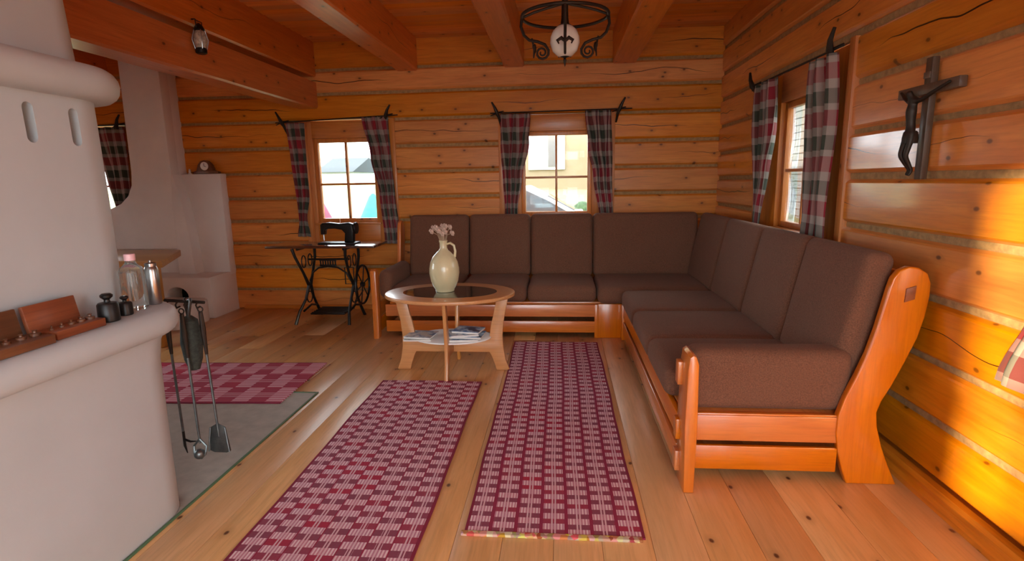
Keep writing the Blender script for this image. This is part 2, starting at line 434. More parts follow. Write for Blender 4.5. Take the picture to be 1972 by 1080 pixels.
def jit(s): return random.uniform(-s, s)
PROF = [(-.045, .0), (-.022, .001), (-.006, .012), (.0, .020), (.0, .5), (.0, -.020), (-.006, -.012), (-.022, -.001), (-.045, -.0)]
def log_piece(mapf, a0, a1, z0, z1, full0, full1, mat, parent):
    """one log between seams full0..full1, clipped to z0..z1"""
    h = full1-full0-.028; zb = full0+.014
    pr = []
    for d, t in PROF:
        z = zb+t if (0 <= t < .3 and t != .5) else (zb+h*.5 if t == .5 else zb+h+t)
        pr.append((d, z))
    pr[-1] = (-.045, zb+h); pr = [(-.20, zb)]+pr+[(-.20, zb+h)]
    pr = [(d, min(max(z, z0), z1)) for d, z in pr]
    n = max(2, int((a1-a0)/.35)+1); m = MB(); vs = []; fs = []; k = len(pr); ph = random.uniform(0, 9)
    for i in range(n):
        a = lerp(a0, a1, i/(n-1)); wob = .003*math.sin(a*1.3+ph)+jit(.0008)
        for j, (d, z) in enumerate(pr):
            zz = z + (wob*.9 if 1 < j < k-2 and z0 < z < z1 else 0)
            vs.append(mapf(a, d+(wob if 1 < j < k-2 else 0), zz))
    for i in range(n-1):
        for j in range(k): l = (j+1) % k; fs.append((i*k+j, i*k+l, (i+1)*k+l, (i+1)*k+j))
    fs.append(tuple(range(k))); fs.append(tuple((n-1)*k+j for j in range(k))[::-1])
    m.add(vs, fs)
    return m.build('log', mat, parent, origin=mapf((a0+a1)/2, 0, (full0+full1)/2), ang=18)
def sub(rng, cuts):
    out = [rng]
    for c0, c1 in cuts:
        nx = []
        for a, b in out:
            if c1 <= a or c0 >= b: nx.append((a, b)); continue
            if c0 > a: nx.append((a, c0))
            if c1 < b: nx.append((c1, b))
        out = nx
    return out
def log_wall(mapf, a0, a1, seams, opens, mat, parent):
    for i in range(len(seams)-1):
        z0, z1 = seams[i], seams[i+1]
        hit = [o for o in opens if o[2] < z1-.004 and o[3] > z0+.004]
        for s0, s1 in sub((a0, a1), [(o[0], o[1]) for o in hit]): log_piece(mapf, s0, s1, z0, z1, z0, z1, mat, parent)
        for o in hit:
            for q0, q1 in sub((z0+.014, z1-.014), [(o[2], o[3])]):
                if q1-q0 > .025: log_piece(mapf, o[0], o[1], q0, q1, z0, z1, mat, parent)
    for z in seams[1:-1]:
        hit = [(o[0], o[1]) for o in opens if o[2] < z+.02 and o[3] > z-.02]
        for s0, s1 in sub((a0, a1), hit):
            n = max(2, int((s1-s0)/.3)); m = MB(); vs = []; fs = []
            pr = [(-.06, -.02), (-.028, -.02), (-.023, 0), (-.027, .019), (-.06, .019)]
            for j in range(n+1):
                a = lerp(s0, s1, j/n); w_ = jit(.003)
                for d, dz in pr: vs.append(mapf(a, d, z+dz+(w_ if d > -.05 else 0)))
            for j in range(n):
                for q in range(5): l = (q+1) % 5; fs.append((j*5+q, j*5+l, j*5+5+l, j*5+5+q))
            fs += [tuple(range(5)), tuple(n*5+q for q in range(5))[::-1]]
            m.add(vs, fs).build('chinking', 'chink', parent)
def backing(name, mapf, a0, a1, opens, label):
    m = MB()
    xs = sorted({a0, a1, *[o[0] for o in opens], *[o[1] for o in opens]})
    for i in range(len(xs)-1):
        cuts = [(o[2], o[3]) for o in opens if o[0] < (xs[i]+xs[i+1])/2 < o[1]]
        for q0, q1 in sub((-.1, ZC+.1), cuts):
            p, q = mapf(xs[i], -.19, q0), mapf(xs[i+1], -.23, q1)
            m.plain(min(p.x, q.x), max(p.x, q.x), min(p.y, q.y), max(p.y, q.y), q0, q1)
    o = m.build(name, 'log_x'); tag(o, label, 'wall', kind='structure'); return o
wall_back = backing('wall_back', back, XL-.2, W+.24, OPEN_B, 'varnished pine log wall at the back behind sofa')
wall_right = backing('wall_right', right, YF-.2, D+.24, OPEN_R, 'varnished pine log wall along the right with crucifix')
SB = [-.02, .215, .462, .728, .962, 1.203, 1.465, 1.722, 1.99, 2.256, 2.49, 2.79]
SR = [.085, .325, .571, .832, 1.083, 1.342, 1.574, 1.832, 2.085, 2.325, 2.56, 2.80]
log_wall(back, XL, W+.02, SB, OPEN_B, 'log_x', wall_back)
log_wall(right, YF, D+.01, SR, OPEN_R, 'log_y', wall_right)
log_piece(right, YF, D, -.02, .085, -.16, .085, 'log_y', wall_right)
# baseboards
o = MB().prism([(D+.02, 0), (D-.018, 0), (D-.018, .03), (D-.010, .045), (D+.02, .05)], 'x', -3.5, W-.02).build('baseboard_back', 'casing_x'); tag(o, 'low pine baseboard strip under the back wall', 'baseboard', kind='structure')
o = MB().prism([(W+.02, 0), (W-.035, 0), (W-.035, .022), (W-.020, .04), (W-.020, .06), (W-.006, .075), (W+.02, .08)], 'y', YF, D-.05).build('baseboard_right', 'casing_y'); tag(o, 'stepped pine baseboard under the right log wall', 'baseboard', kind='structure')

# windows
def adz(m, mapf, a0, a1, d0, d1, z0, z1, r=.003):
    p, q = mapf(a0, d0, z0), mapf(a1, d1, z1)
    return m.box(min(p.x, q.x), max(p.x, q.x), min(p.y, q.y), max(p.y, q.y), z0, z1, r)
def window(n, mapf, ax, sash, op, label, top=.0):
    s0, s1, z0, z1 = sash; a0, a1, o0, o1 = op
    fw = .042; m = MB()
    for (p, q, r, t) in ((s0, s0+fw, z0, z1), (s1-fw, s1, z0, z1), (s0+fw, s1-fw, z0, z0+fw), (s0+fw, s1-fw, z1-fw, z1)):
        adz(m, mapf, p, q, -.115, -.060, r, t, .005)
    wnd = m.build('window_%d' % n, 'casing_z'); tag(wnd, label, 'window', kind='structure')
    am, zm = (s0+s1)/2, lerp(z0, z1, .46)
    adz(MB(), mapf, am-.011, am+.011, -.105, -.068, z0+fw, z1-fw).build('muntin', 'casing_z', wnd)
    adz(MB(), mapf, s0+fw, s1-fw, -.103, -.070, zm-.011, zm+.011).build('muntin', 'casing_'+ax, wnd)
    for (p, q) in ((s0+fw, am-.011), (am+.011, s1-fw)):
        for (r, t) in ((z0+fw, zm-.011), (zm+.011, z1-fw)):
            adz(MB(), mapf, p, q, -.090, -.085, r, t, .0005).build('pane', 'glass', wnd)
    tw = .055
    for (p, q) in ((a0-.004, a0+tw), (a1-tw, a1+.004)):
        adz(MB(), mapf, p, q, -.20, .012, o0-.01, o1+.012).build('side_trim', 'casing_z', wnd)
    for (p, q) in ((a0+tw, s0), (s1, a1-tw)):
        adz(MB(), mapf, p, q, -.12, -.028, o0, o1).build('side_board', 'casing_z', wnd)
    adz(MB(), mapf, s0, s1, -.12, -.026, z1, o1+.005).build('top_board', 'casing_'+ax, wnd)
    adz(MB(), mapf, s0, s1, -.12, -.026, o0, z0).build('bottom_board', 'casing_'+ax, wnd)
    adz(MB(), mapf, s0-.02, s1+.02, -.10, .005, z0-.022, z0-.002).build('sill', 'casing_'+ax, wnd)
    return wnd
window(1, back, 'x', (-2.595, -1.915, .940, 1.815), OPEN_B[0], 'small four-pane window above the treadle sewing machine')
window(2, back, 'x', (-.405, .310, .985, 1.835), OPEN_B[1], 'four-pane window above the back of the corner sofa')
window(3, right, 'y', (3.56, 4.26, .985, 1.86), OPEN_R[0], 'four-pane window in the right wall left of crucifix')
window(4, back, 'x', (-5.38, -4.72, .960, 1.835), OPEN_B[2], 'window half hidden behind the white stove at far left')
window(5, right, 'y', (.75, 1.42, .985, 1.86), OPEN_R[1], 'window in right wall beside camera, mostly outside the frame')

window(7, right, 'y', (-1.4, -.5, .985, 1.95), OPEN_R[2], 'added unseen window in right wall behind the camera for more daylight')  # added window, out of view, to let in more sky light

# front wall (behind the camera): invented glazed openings for sun and fill; left wall
m = MB()
FO = [(-1.88, -.98, .90, 2.20), (-.85, 1.42, .15, 2.50)]
xs = sorted({XL-.2, W+.24, *[o[0] for o in FO], *[o[1] for o in FO]})
for i in range(len(xs)-1):
    cuts = [(o[2], o[3]) for o in FO if o[0] < (xs[i]+xs[i+1])/2 < o[1]]
    for q0, q1 in sub((-.1, ZC+.1), cuts): m.plain(xs[i], xs[i+1], YF-.15, YF, q0, q1)
o = m.build('wall_front', 'log_x'); tag(o, 'pine wall behind the camera with added glazed door and window', 'wall', kind='structure')
LO = (2.3, 4.3, .85, 2.15)
m = MB(); m.plain(XL-.15, XL, YF-.15, LO[0], -.1, ZC+.1); m.plain(XL-.15, XL, LO[1], D+.2, -.1, ZC+.1); m.plain(XL-.15, XL, LO[0], LO[1], -.1, LO[2]); m.plain(XL-.15, XL, LO[0], LO[1], LO[3], ZC+.1)
o = m.build('wall_left', 'log_y'); tag(o, 'pine wall at the far kitchen side', 'wall', kind='structure')
m = MB()
for (a, b, c, d) in ((LO[0], LO[0]+.05, LO[2], LO[3]), (LO[1]-.05, LO[1], LO[2], LO[3]), (3.275, 3.325, LO[2], LO[3]), (LO[0], LO[1], LO[2], LO[2]+.05), (LO[0], LO[1], LO[3]-.05, LO[3])): m.box(XL-.10, XL-.05, a, b, c, d)
o = m.build('window_8', 'casing_z'); tag(o, 'added unseen window in the left wall that brightens the kitchen', 'window', kind='structure')  # invented window, put in to brighten the kitchen
MB().box(XL-.077, XL-.073, LO[0]+.05, LO[1]-.05, LO[2]+.05, LO[3]-.05, .0005).build('pane', 'glass', o)
def front_glazing(name, x0, x1, z0, z1, nx, nz, label, cat):
    m = MB(); f = .04
    for (a, b, c, d) in ((x0, x0+f, z0, z1), (x1-f, x1, z0, z1), (x0+f, x1-f, z0, z0+f), (x0+f, x1-f, z1-f, z1)): m.box(a, b, YF-.10, YF-.05, c, d)
    o = m.build(name, 'casing_z'); tag(o, label, cat, kind='structure')
    for i in range(1, nx): xx = lerp(x0, x1, i/nx); MB().box(xx-.014, xx+.014, YF-.09, YF-.06, z0+f, z1-f).build('muntin', 'casing_z', o)
    for i in range(1, nz): zz = lerp(z0, z1, i/nz); MB().box(x0+f, x1-f, YF-.088, YF-.062, zz-.014, zz+.014).build('muntin', 'casing_x', o)
    MB().box(x0+f, x1-f, YF-.077, YF-.073, z0+f, z1-f, .0005).build('pane', 'glass', o)
front_glazing('added_door_1', *FO[0], 3, 3, 'invented glazed door half behind the camera, shaped for the wall sun patch', 'door')  # invented door glazing, sized to throw the sun patch on the right wall
front_glazing('window_6', *FO[1], 4, 2, 'added wide window behind the camera for daylight fill', 'window')  # invented window, made large to raise the indoor fill

# daylight portals in the openings (sampling aid for the sky)
def portal(loc, sx, sy, direction):
    l = bpy.data.lights.new('sky_portal', 'AREA'); l.shape = 'RECTANGLE'; l.size = sx; l.size_y = sy; l.cycles.is_portal = True
    o = bpy.data.objects.new('sky_portal', l); COL.objects.link(o); o.location = loc; o.rotation_euler = V(direction).to_track_quat('-Z', 'Y').to_euler()
for a0, a1, z0, z1 in OPEN_B: portal(((a0+a1)/2, D+.26, (z0+z1)/2), a1-a0, z1-z0, (0, -1, 0))
for a0, a1, z0, z1 in OPEN_R: portal((W+.26, (a0+a1)/2, (z0+z1)/2), a1-a0, z1-z0, (-1, 0, 0))
for a0, a1, z0, z1 in FO: portal(((a0+a1)/2, YF-.17, (z0+z1)/2), a1-a0, z1-z0, (0, 1, 0))

portal((XL-.17, (LO[0]+LO[1])/2, (LO[2]+LO[3])/2), LO[1]-LO[0], LO[3]-LO[2], (1, 0, 0))

# ceiling beams
def beam(x0, x1, z0, z1, label, y0=YF, y1=D):
    m = MB(); n = 14; vs = []; fs = []; b = .014
    for i in range(n+1):
        yy = lerp(y0, y1, i/n); j = jit(.003); k = jit(.003)
        for (xx, zz) in ((x0+b, z0), (x1-b, z0), (x1, z0+b), (x1, z1), (x0, z1), (x0, z0+b)): vs.append((xx+j, yy, zz+(k if zz < z1 else 0)))
    for i in range(n):
        for q in range(6): l = (q+1) % 6; fs.append((i*6+q, i*6+l, i*6+6+l, i*6+6+q))
    fs += [tuple(range(6)), tuple(n*6+q for q in range(6))[::-1]]
    o = m.add(vs, fs).build('ceiling_beam', 'beam_y', origin=((x0+x1)/2, (y0+y1)/2, (z0+z1)/2), ang=25)
    tag(o, label, 'beam', 'pine ceiling beams', 'structure')
beam(-2.70, -2.49, 2.11, 2.365, 'lowest heavy beam at left, running above the chimney, lantern on it')
beam(-2.70, -2.49, 2.42, 2.77, 'upper beam stacked just above the lowest heavy beam')
beam(-1.64, -1.43, 2.45, 2.77, 'ceiling beam ending above and right of the sewing machine window')
beam(-.56, -.36, 2.45, 2.77, 'ceiling beam just left of the iron lamp')
beam(.50, .725, 2.45, 2.77, 'ceiling beam just right of the iron lamp')
beam(-3.80, -3.60, 2.45, 2.77, 'kitchen ceiling beam passing over the white chimney')
beam(-4.95, -4.75, 2.45, 2.77, 'far left kitchen ceiling beam')

# ------------------------------------------------------------------ masonry stove (foreground left)
def rr_loft(m, x0, x1, y0, y1, r, prof, n=10):
    """rounded-rectangle section lofted through prof [(z, outset)]"""
    vs = []; fs = []; k = 4*(n+1)
    for z, o in prof:
        R = max(.01, r+o)
        for (cx, cy, a0) in ((x1-r, y1-r, 0), (x0+r, y1-r, PI/2), (x0+r, y0+r, PI), (x1-r, y0+r, 1.5*PI)):
            for q in range(n+1):
                a = a0+PI/2*q/n; vs.append((cx+R*math.cos(a), cy+R*math.sin(a), z))
    for i in range(len(prof)-1):
        for q in range(k): l = (q+1) % k; fs.append((i*k+q, i*k+l, (i+1)*k+l, (i+1)*k+q))
    fs.append(tuple(range(k))[::-1]); fs.append(tuple((len(prof)-1)*k+q for q in range(k)))
    return m.add(vs, fs)
def bull(z0, z1, out, n=8):
    c, h = (z0+z1)/2, (z1-z0)/2
    return [(c-h*math.cos(PI*i/n), out-h*.9+h*.9*math.sin(PI*i/n)) for i in range(n+1)]
stove = thing('masonry_stove', (-2.15, 1.4, 0), 'big white plastered masonry stove with rounded corners at the left edge', 'stove')
rr_loft(MB(), -2.75, -1.6, .55, 2.12, .2, [(0, .0), (.40, .0), (.66, .003), (.74, .014), (.785, .036), (.81, .055)]).build('lower_body', 'plaster', stove)
rr_loft(MB(), -2.75, -1.6, .55, 2.12, .2, bull(.775, .878, .085)).build('ledge', 'plaster', stove)
up = rr_loft(MB(), -2.70, -1.72, .65, 2.12, .2, [(.86, .0), (1.2, .0), (1.5, -.003), (1.70, -.006)], n=14).build('upper_body', 'plaster', stove)
rr_loft(MB(), -2.70, -1.72, .65, 2.12, .2, bull(1.665, 1.785, .085)).build('cornice', 'plaster', stove)
rr_loft(MB(), -2.68, -1.80, .72, 2.11, .15, [(1.77, .015), (1.80, .004), (2.1, -.01), (2.9, -.03)]).build('flue', 'plaster', stove)
# vent slots: carved with a boolean
cut = MB()
for (yy, zz) in ((1.722, 1.564), (1.893, 1.563)):
    p = []
    for i in range(20):
        a = 2*PI*i/20; p.append((yy+.020*math.cos(a), zz+(.045 if math.sin(a) > 0 else -.045)+.020*math.sin(a)))
    cut.prism(p, 'x', -1.80, -1.60)
co = cut.build('slot_cutter', 'plaster')
bo = up.modifiers.new('slots', 'BOOLEAN'); bo.operation = 'DIFFERENCE'; bo.object = co; bo.solver = 'EXACT'
bpy.context.view_layer.update()
dg = bpy.context.evaluated_depsgraph_get(); nm = bpy.data.meshes.new_from_object(up.evaluated_get(dg)); up.modifiers.clear(); up.data = nm
nm.set_sharp_from_angle(angle=math.radians(35)); bpy.data.objects.remove(co)
# hearth plate
arc = [(-1.80+.203*math.cos(a), 1.92+.203*math.sin(a)) for a in [PI/2*i/6 for i in range(7)]]
m = MB(); m.prism([(-3.05, 2.123)]+arc[::-1]+[(-1.597, 3.30), (-3.05, 3.30)], 'z', 0.0, .005)
pl = m.build('hearth_plate', 'slate'); tag(pl, 'grey sheet on the floor around the white stove', 'floor plate')
MB().box(-1.597, -1.585, 1.2, 3.315, 0, .008, .002).build('edging', 'green_edge', pl); MB().box(-3.05, -1.597, 3.300, 3.315, 0, .008, .002).build('edging', 'green_edge', pl)

# ------------------------------------------------------------------ kitchen hearth and chimney
ch = thing('plastered_hearth', (-4.1, 5.3, 0), 'white plastered open hearth with hood and chimney against the back wall', 'fireplace')
MB().prism([(-4.42, 2.80), (-4.0, 2.80), (-4.0, 1.45), (-4.03, 1.2), (-4.03, .70), (-4.95, .70), (-4.95, 1.10), (-4.72, 1.13), (-4.60, 1.18), (-4.51, 1.26), (-4.455, 1.37), (-4.44, 1.5)], 'y', 5.47, 5.60, .012).build('chimney_hood', 'whitewash', ch)
MB().box(-4.415, -4.005, 5.585, 5.735, .40, 2.80, .008).build('chimney_back', 'whitewash', ch)
MB().prism([(-4.05, .43), (-3.865, .43), (-3.885, .8), (-3.93, 1.2), (-3.995, 1.47), (-4.05, 1.47)], 'y', 5.475, 5.64, .01).build('cheek', 'whitewash', ch)
MB().box(-4.06, -3.565, 5.62, 5.735, .40, 1.475, .012).build('side_block', 'whitewash', ch)
MB().box(-4.95, -4.0, 5.70, 5.735, .40, .72, .004).build('back_panel', 'whitewash', ch)
arch = [(-3.62+.05*math.cos(a), 5.30) for a in (0,)]
# base with arched opening in its front face
poly = [(-4.95, .02), (-4.95, .43), (-3.57, .43), (-3.57, .02), (-4.02, .02)]
arcpts = [(-3.945+.12*math.cos(a), .225+.10*math.sin(a)) for a in [PI*i/10 for i in range(11)]]
poly = [(-4.95, .0), (-4.95, .43), (-3.57, .43), (-3.57, .0), (-3.825, .0)]+arcpts+[(-4.065, .0)]
MB().prism(poly, 'y', 5.26, 5.735, .014).build('base', 'whitewash', ch)
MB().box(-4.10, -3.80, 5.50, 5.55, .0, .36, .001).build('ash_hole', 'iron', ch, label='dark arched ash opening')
MB().box(-4.97, -3.555, 5.245, 5.74, .425, .450, .008).build('shelf', 'beech_x', ch, label='thin pinkish stone shelf edge') if False else None
rr_loft(MB(), -4.95, -3.57, 4.78, 5.30, .16, [(0, 0), (.195, 0), (.212, -.006), (.22, -.02)]).build('step', 'whitewash', ch)
# mantel clock on the side block
ck = thing('mantel_clock', (-3.74, 5.68, 1.475), 'small dark wooden clock with white round dial on chimney block', 'clock')
MB().prism([(-3.88, 1.476), (-3.60, 1.476), (-3.60, 1.496), (-3.655, 1.51), (-3.675, 1.57), (-3.71, 1.605), (-3.75, 1.615), (-3.79, 1.605), (-3.82, 1.57), (-3.84, 1.51), (-3.88, 1.496)], 'y', 5.645, 5.70, .004).build('case', 'walnut', ck)
MB().lathe((-3.745, 5.645, 1.555), [(.043, 0), (.043, .004), (.036, .006), (.0, .006)], 24, rot(PI/2, 'X')).build('dial', 'clock_face', ck)
h_ = MB(); h_.tube([(-3.745, 5.637, 1.555), (-3.745, 5.637, 1.583)], .0022, 6); h_.tube([(-3.745, 5.637, 1.555), (-3.725, 5.637, 1.548)], .0025, 6); h_.build('hands', 'ink', ck)
f_o = thing('trinket', (-3.86, 5.66, 1.475), 'tiny pale figurine beside the mantel clock', 'figurine')
MB().lathe((-3.925, 5.66, 1.4755), [(.018, 0), (.020, .004), (.010, .014), (.013, .026), (.008, .036), (.011, .046), (.0001, .056)], 12).build('body', 'clock_face', f_o)

# kitchen table
kt = thing('kitchen_table', (-3.75, 4.45, 0), 'honey-coloured wooden table in the kitchen behind the stove', 'table')
MB().prism([(-4.75, 4.20), (-3.25, 4.205), (-3.62, 4.95), (-4.75, 4.95)], 'z', .695, .755, .006).build('table_top', 'honey_x', kt)
for (xx, yy) in ((-3.42, 4.29), (-4.6, 4.29), (-3.72, 4.68), (-4.6, 4.68)):
    MB().box(xx-.05, xx+.05, yy-.05, yy+.05, 0, .70, .006).build('leg', 'honey_z', kt)

# ------------------------------------------------------------------ things on the stove ledge
ZL = .879
def weight_box(y0, y1, x0, x1, mat, label, closed=False):
    c = thing('weight_case', ((x0+x1)/2, (y0+y1)/2, ZL), label, 'wooden case', 'weight cases on the stove ledge')
    MB().box(x0, x1, y0, y1, ZL, ZL+.028, .003).build('base', mat, c)
    MB().rbox((x0-.012, (y0+y1)/2-.012, ZL+.060), (.007, (y1-y0)/2, .050), .003, M=rot(-.18, 'Y')).build('lid', mat, c)
    for i in range(5):
        yy = lerp(y0+.025, y1-.02, i/4); r = .006+.0022*i
        MB().lathe(((x0+x1)/2, yy, ZL+.028), [(r, 0), (r, .004+.001*i), (r*.4, .006+.001*i), (r*.35, .010+.001*i), (r*.5, .013+.001*i), (.0001, .015+.001*i)], 12).build('weight_insert', 'walnut', c)
    return c
weight_box(1.30, 1.525, -1.655, -1.56, 'walnut', 'dark brown wooden weight case with open lid at left image edge')
weight_box(1.545, 1.735, -1.655, -1.575, 'mahogany', 'reddish wooden weight case with open lid beside iron weights')
def iron_weight(x, y, s, label):
    o = thing('iron_weight', (x, y, ZL), label, 'weight', 'iron weights on the stove ledge')
    MB().lathe((x, y, ZL), [(.034*s, 0), (.037*s, .004*s), (.036*s, .066*s), (.031*s, .073*s), (.012*s, .076*s)], 24).build('body', 'cast_iron', o)
    MB().lathe((x, y, ZL), [(.011*s, .074*s), (.010*s, .085*s), (.021*s, .095*s), (.022*s, .103*s), (.015*s, .109*s), (.0001, .11*s)], 20).build('knob', 'cast_iron', o)
iron_weight(-1.615, 1.795, .92, 'larger black iron knob weight on the stove ledge')
iron_weight(-1.628, 1.888, .66, 'smaller black iron knob weight next to the bottle')
bt = thing('glass_bottle', (-1.66, 2.0, ZL), 'clear glass bottle with pink cap on the stove ledge', 'bottle')
MB().lathe((-1.665, 1.985, ZL), [(.036, 0), (.042, .006), (.043, .02), (.043, .145), (.038, .163), (.022, .178), (.017, .186), (.017, .20)], 28).build('body', 'bottle_glass', bt)
MB().lathe((-1.665, 1.985, ZL), [(.019, .192), (.0195, .214), (.018, .217), (.0001, .217)], 20).build('cap', 'pink_cap', bt)
ca = thing('metal_canister', (-1.655, 2.075, ZL), 'shiny steel canister standing beside the glass bottle', 'canister')
MB().lathe((-1.655, 2.075, ZL), [(.024, 0), (.026, .004), (.026, .14), (.022, .15), (.02, .155)], 24).build('body', 'steel', ca)
MB().lathe((-1.655, 2.075, ZL+.155), [(.021, 0), (.021, .012), (.006, .016), (.006, .024), (.0001, .026)], 20).build('lid', 'steel', ca)

# ------------------------------------------------------------------ fire tools
rk = thing('tool_rack', (-1.66, 2.25, .78), 'black iron hook bar for fire tools on stove ledge end', 'tool rack')
MB().tube([(-1.585, 2.165, .80), (-1.575, 2.175, .865), (-1.60, 2.21, .868), (-1.64, 2.25, .855)], .006, 8).build('bracket', 'wrought', rk)
MB().tube([(-1.75, 2.25, .855), (-1.565, 2.25, .845)], .007, 8).build('bar', 'wrought', rk)
for xx in (-1.735, -1.69, -1.65, -1.595): MB().tube([(xx, 2.25, .850), (xx, 2.235, .836), (xx, 2.24, .822), (xx, 2.262, .824)], .004, 6).build('hook', 'wrought', rk)
def fire_tool(name, x, y, zt, zb, dx, head, label):
    o = thing(name, (x, y, zb), label, name.replace('_', ' '), 'fire tools hanging beside the stove')
    MB().tube([(x, y, zt), (x+dx*.1, y, lerp(zt, zb, .12)), (x+dx*.3, y, lerp(zt, zb, .30))], [.009, .012, .007], 10).build('handle', 'wrought', o)
    MB().tube([(x+dx*.3, y, lerp(zt, zb, .30)), (x+dx, y, zb+.06)], .0055, 8).build('shaft', 'tool_steel', o)
    rg = [(x+.012*math.cos(a), y, zt+.012+.012*math.sin(a)) for a in [2*PI*i/10 for i in range(10)]]
    MB().tube(rg, .003, 6, closed=True).build('hanging_ring', 'wrought', o)
    head(o, x+dx, y, zb)
def shovel_head(o, x, y, z):
    MB().prism([(x-.035, z+.105), (x+.0, z+.125), (x+.035, z+.105), (x+.05, z-.01), (x+.03, z-.02), (x-.03, z-.02), (x-.05, z-.01)], 'y', y-.002, y+.003, .001).build('blade', 'tool_steel', o)
    for s_ in (-1, 1): MB().tube([(x+s_*.035, y-.004, z+.105), (x+s_*.05, y-.012, z-.01)], .004, 6).build('rim', 'tool_steel', o)
def tongs_head(o, x, y, z):
    for s_ in (-1, 1): MB().tube([(x, y, z+.08), (x+s_*.03, y, z+.045), (x+s_*.026, y-.01, z+.01), (x+s_*.006, y-.012, z-.01)], .005, 6).build('jaw', 'tool_steel', o)
    MB().ball((x+.0, y-.012, z+.012), .024, 14, 8).build('round_scoop', 'tool_steel', o)
def brush_head(o, x, y, z):
    MB().lathe((x, y, z), [(.014, .20), (.036, .18), (.046, .08), (.038, .0), (.022, -.05), (.0001, -.05)], 16).build('bristles', 'bristle', o)
def poker_head(o, x, y, z):
    MB().tube([(x, y, z+.07), (x, y, z), (x+.012, y-.005, z-.035)], [.006, .006, .002], 8).build('tip', 'iron', o)
    MB().tube([(x, y, z+.03), (x+.03, y, z+.02), (x+.06, y, z+.022)], [.006, .005, .002], 8).build('side_hook', 'iron', o)
fire_tool('fire_poker', -1.745, 2.24, .80, .17, .01, poker_head, 'black iron poker hanging closest to the stove')
fire_tool('fire_tongs', -1.655, 2.22, .80, .135, .01, tongs_head, 'fire tongs with round steel scoop hanging next to the shovel')
fire_tool('fire_shovel', -1.595, 2.26, .80, .15, .018, shovel_head, 'steel fire shovel with flat blade, rightmost hanging fire tool')
fire_tool('hearth_brush', -1.672, 2.285, .835, .575, .0, brush_head, 'short hearth brush with dark bristles among the fire tools')

# ------------------------------------------------------------------ rugs
def rug_mesh(name, mat, c, wid, lng, ang, z, label, along_y=True, fringe_end=None):
    nu, nv = 14, 48; vs = []; uv = []; fs = []
    R = rotz(ang)
    ph = random.uniform(0, 6)
    for lay in (1, 0):
        for j in range(nv+1):
            for i in range(nu+1):
                u, v = i/nu*wid, j/nv*lng
                ex = .004*math.sin(v*3.2+ph)+.0015*math.sin(v*11+ph*2)
                px_ = (u-wid/2)+ex*(1 if i in (0, nu) else .8); py_ = v-lng/2
                zz = .0015*math.sin(u*9+ph)*math.sin(v*6)+.002
                p = R @ (V((px_, py_, 0)) if along_y else V((-py_, px_, 0)))
                vs.append((c[0]+p.x, c[1]+p.y, z+(zz+.0055 if lay else .0005))); uv.append((u if mat != 'rug_C' else u, v))
    s_ = nu+1; B = (nv+1)*s_
    for j in range(nv):
        for i in range(nu):
            a = j*s_+i; fs.append((a, a+1, a+s_+1, a+s_)); fs.append((B+a, B+a+s_, B+a+s_+1, B+a+1))
    for j in range(nv):
        a = j*s_; fs.append((a, a+s_, B+a+s_, B+a)); a = j*s_+nu; fs.append((a+s_, a, B+a, B+a+s_))
    for i in range(nu):
        a = i; fs.append((a+1, a, B+a, B+a+1)); a = nv*s_+i; fs.append((a, a+1, B+a+1, B+a))
    m = MB(); m.add(vs, fs); o = m.build(name, mat, uv=uv, origin=(c[0], c[1], z)); tag(o, label, 'rug', 'woven rag rugs on the floor')
    return o
rug_mesh('rag_rug', 'rug_A', (-.882, 2.35), .69, 2.40, .0, 0, 'red and pink checked rag runner nearest the stove, touching coffee table foot')
rB = rug_mesh('rag_rug', 'rug_B', (-.038, 3.21), .695, 2.58, .005, 0, 'red and pink runner beside the sofa with a multicoloured end border')
MB().rbox((-.042, 1.914, .006), (.347, .012, .006), .003, mid=6).build('end_border', 'fringe', rB, label='multicoloured bound edge')
rug_mesh('rag_rug', 'rug_C', (-2.62, 3.47), .77, 1.72, .035, .005, 'red woven rug lying crosswise behind the stove', along_y=False)

# ------------------------------------------------------------------ corner sofa
sofa = thing('corner_sofa', (.6, 4.0, 0), 'L-shaped brown fabric corner sofa with orange varnished wooden frame', 'sofa')
def cushion(name, c, half, r, puff, M=None, mid=4):
    return MB().rbox(c, half, r, puff, M, seg=4, mid=mid).build(name, 'fabric', sofa, ang=80)
SZ0, SZ1 = .31, .455           # seat cushion bottom / top
szc, szh = (SZ0+SZ1)/2, (SZ1-SZ0)/2
# back run seats
xb = [-1.50, -.90, -.295, .305]
for i in range(3): cushion('seat_cushion', ((xb[i]+xb[i+1])/2, 4.985, szc), ((xb[i+1]-xb[i])/2-.003, .335, szh), .05, (0, 0, .012))
cushion('seat_cushion', (.83, 4.955, szc), (.522, .365, szh), .05, (0, 0, .008))
# right run seats
yr = [2.55, 3.12, 3.79, 4.49]
for i in range(3): cushion('seat_cushion', (.865, (yr[i]+yr[i+1])/2, szc+.003), (.375, (yr[i+1]-yr[i])/2-.003, szh), .05, (0, 0, .012))
# backrests: tilted
TB = .20
def backrest_b(x0, x1): 
    M = rot(-TB, 'X'); return cushion('backrest_cushion', ((x0+x1)/2, 5.395, .725), ((x1-x0)/2-.003, .062, .305), .045, (0, .012, 0), M)
for i in range(3): backrest_b(xb[i], xb[i+1])
backrest_b(.305, 1.30)
def backrest_r(y0, y1):
    M = rot(TB, 'Y'); return cushion('backrest_cushion', (1.305, (y0+y1)/2, .725), (.062, (y1-y0)/2-.003, .305), .045, (.012, 0, 0), M)
yb = [2.44, 3.07, 3.74, 4.50, 5.33]
for i in range(4): backrest_r(yb[i], yb[i+1])
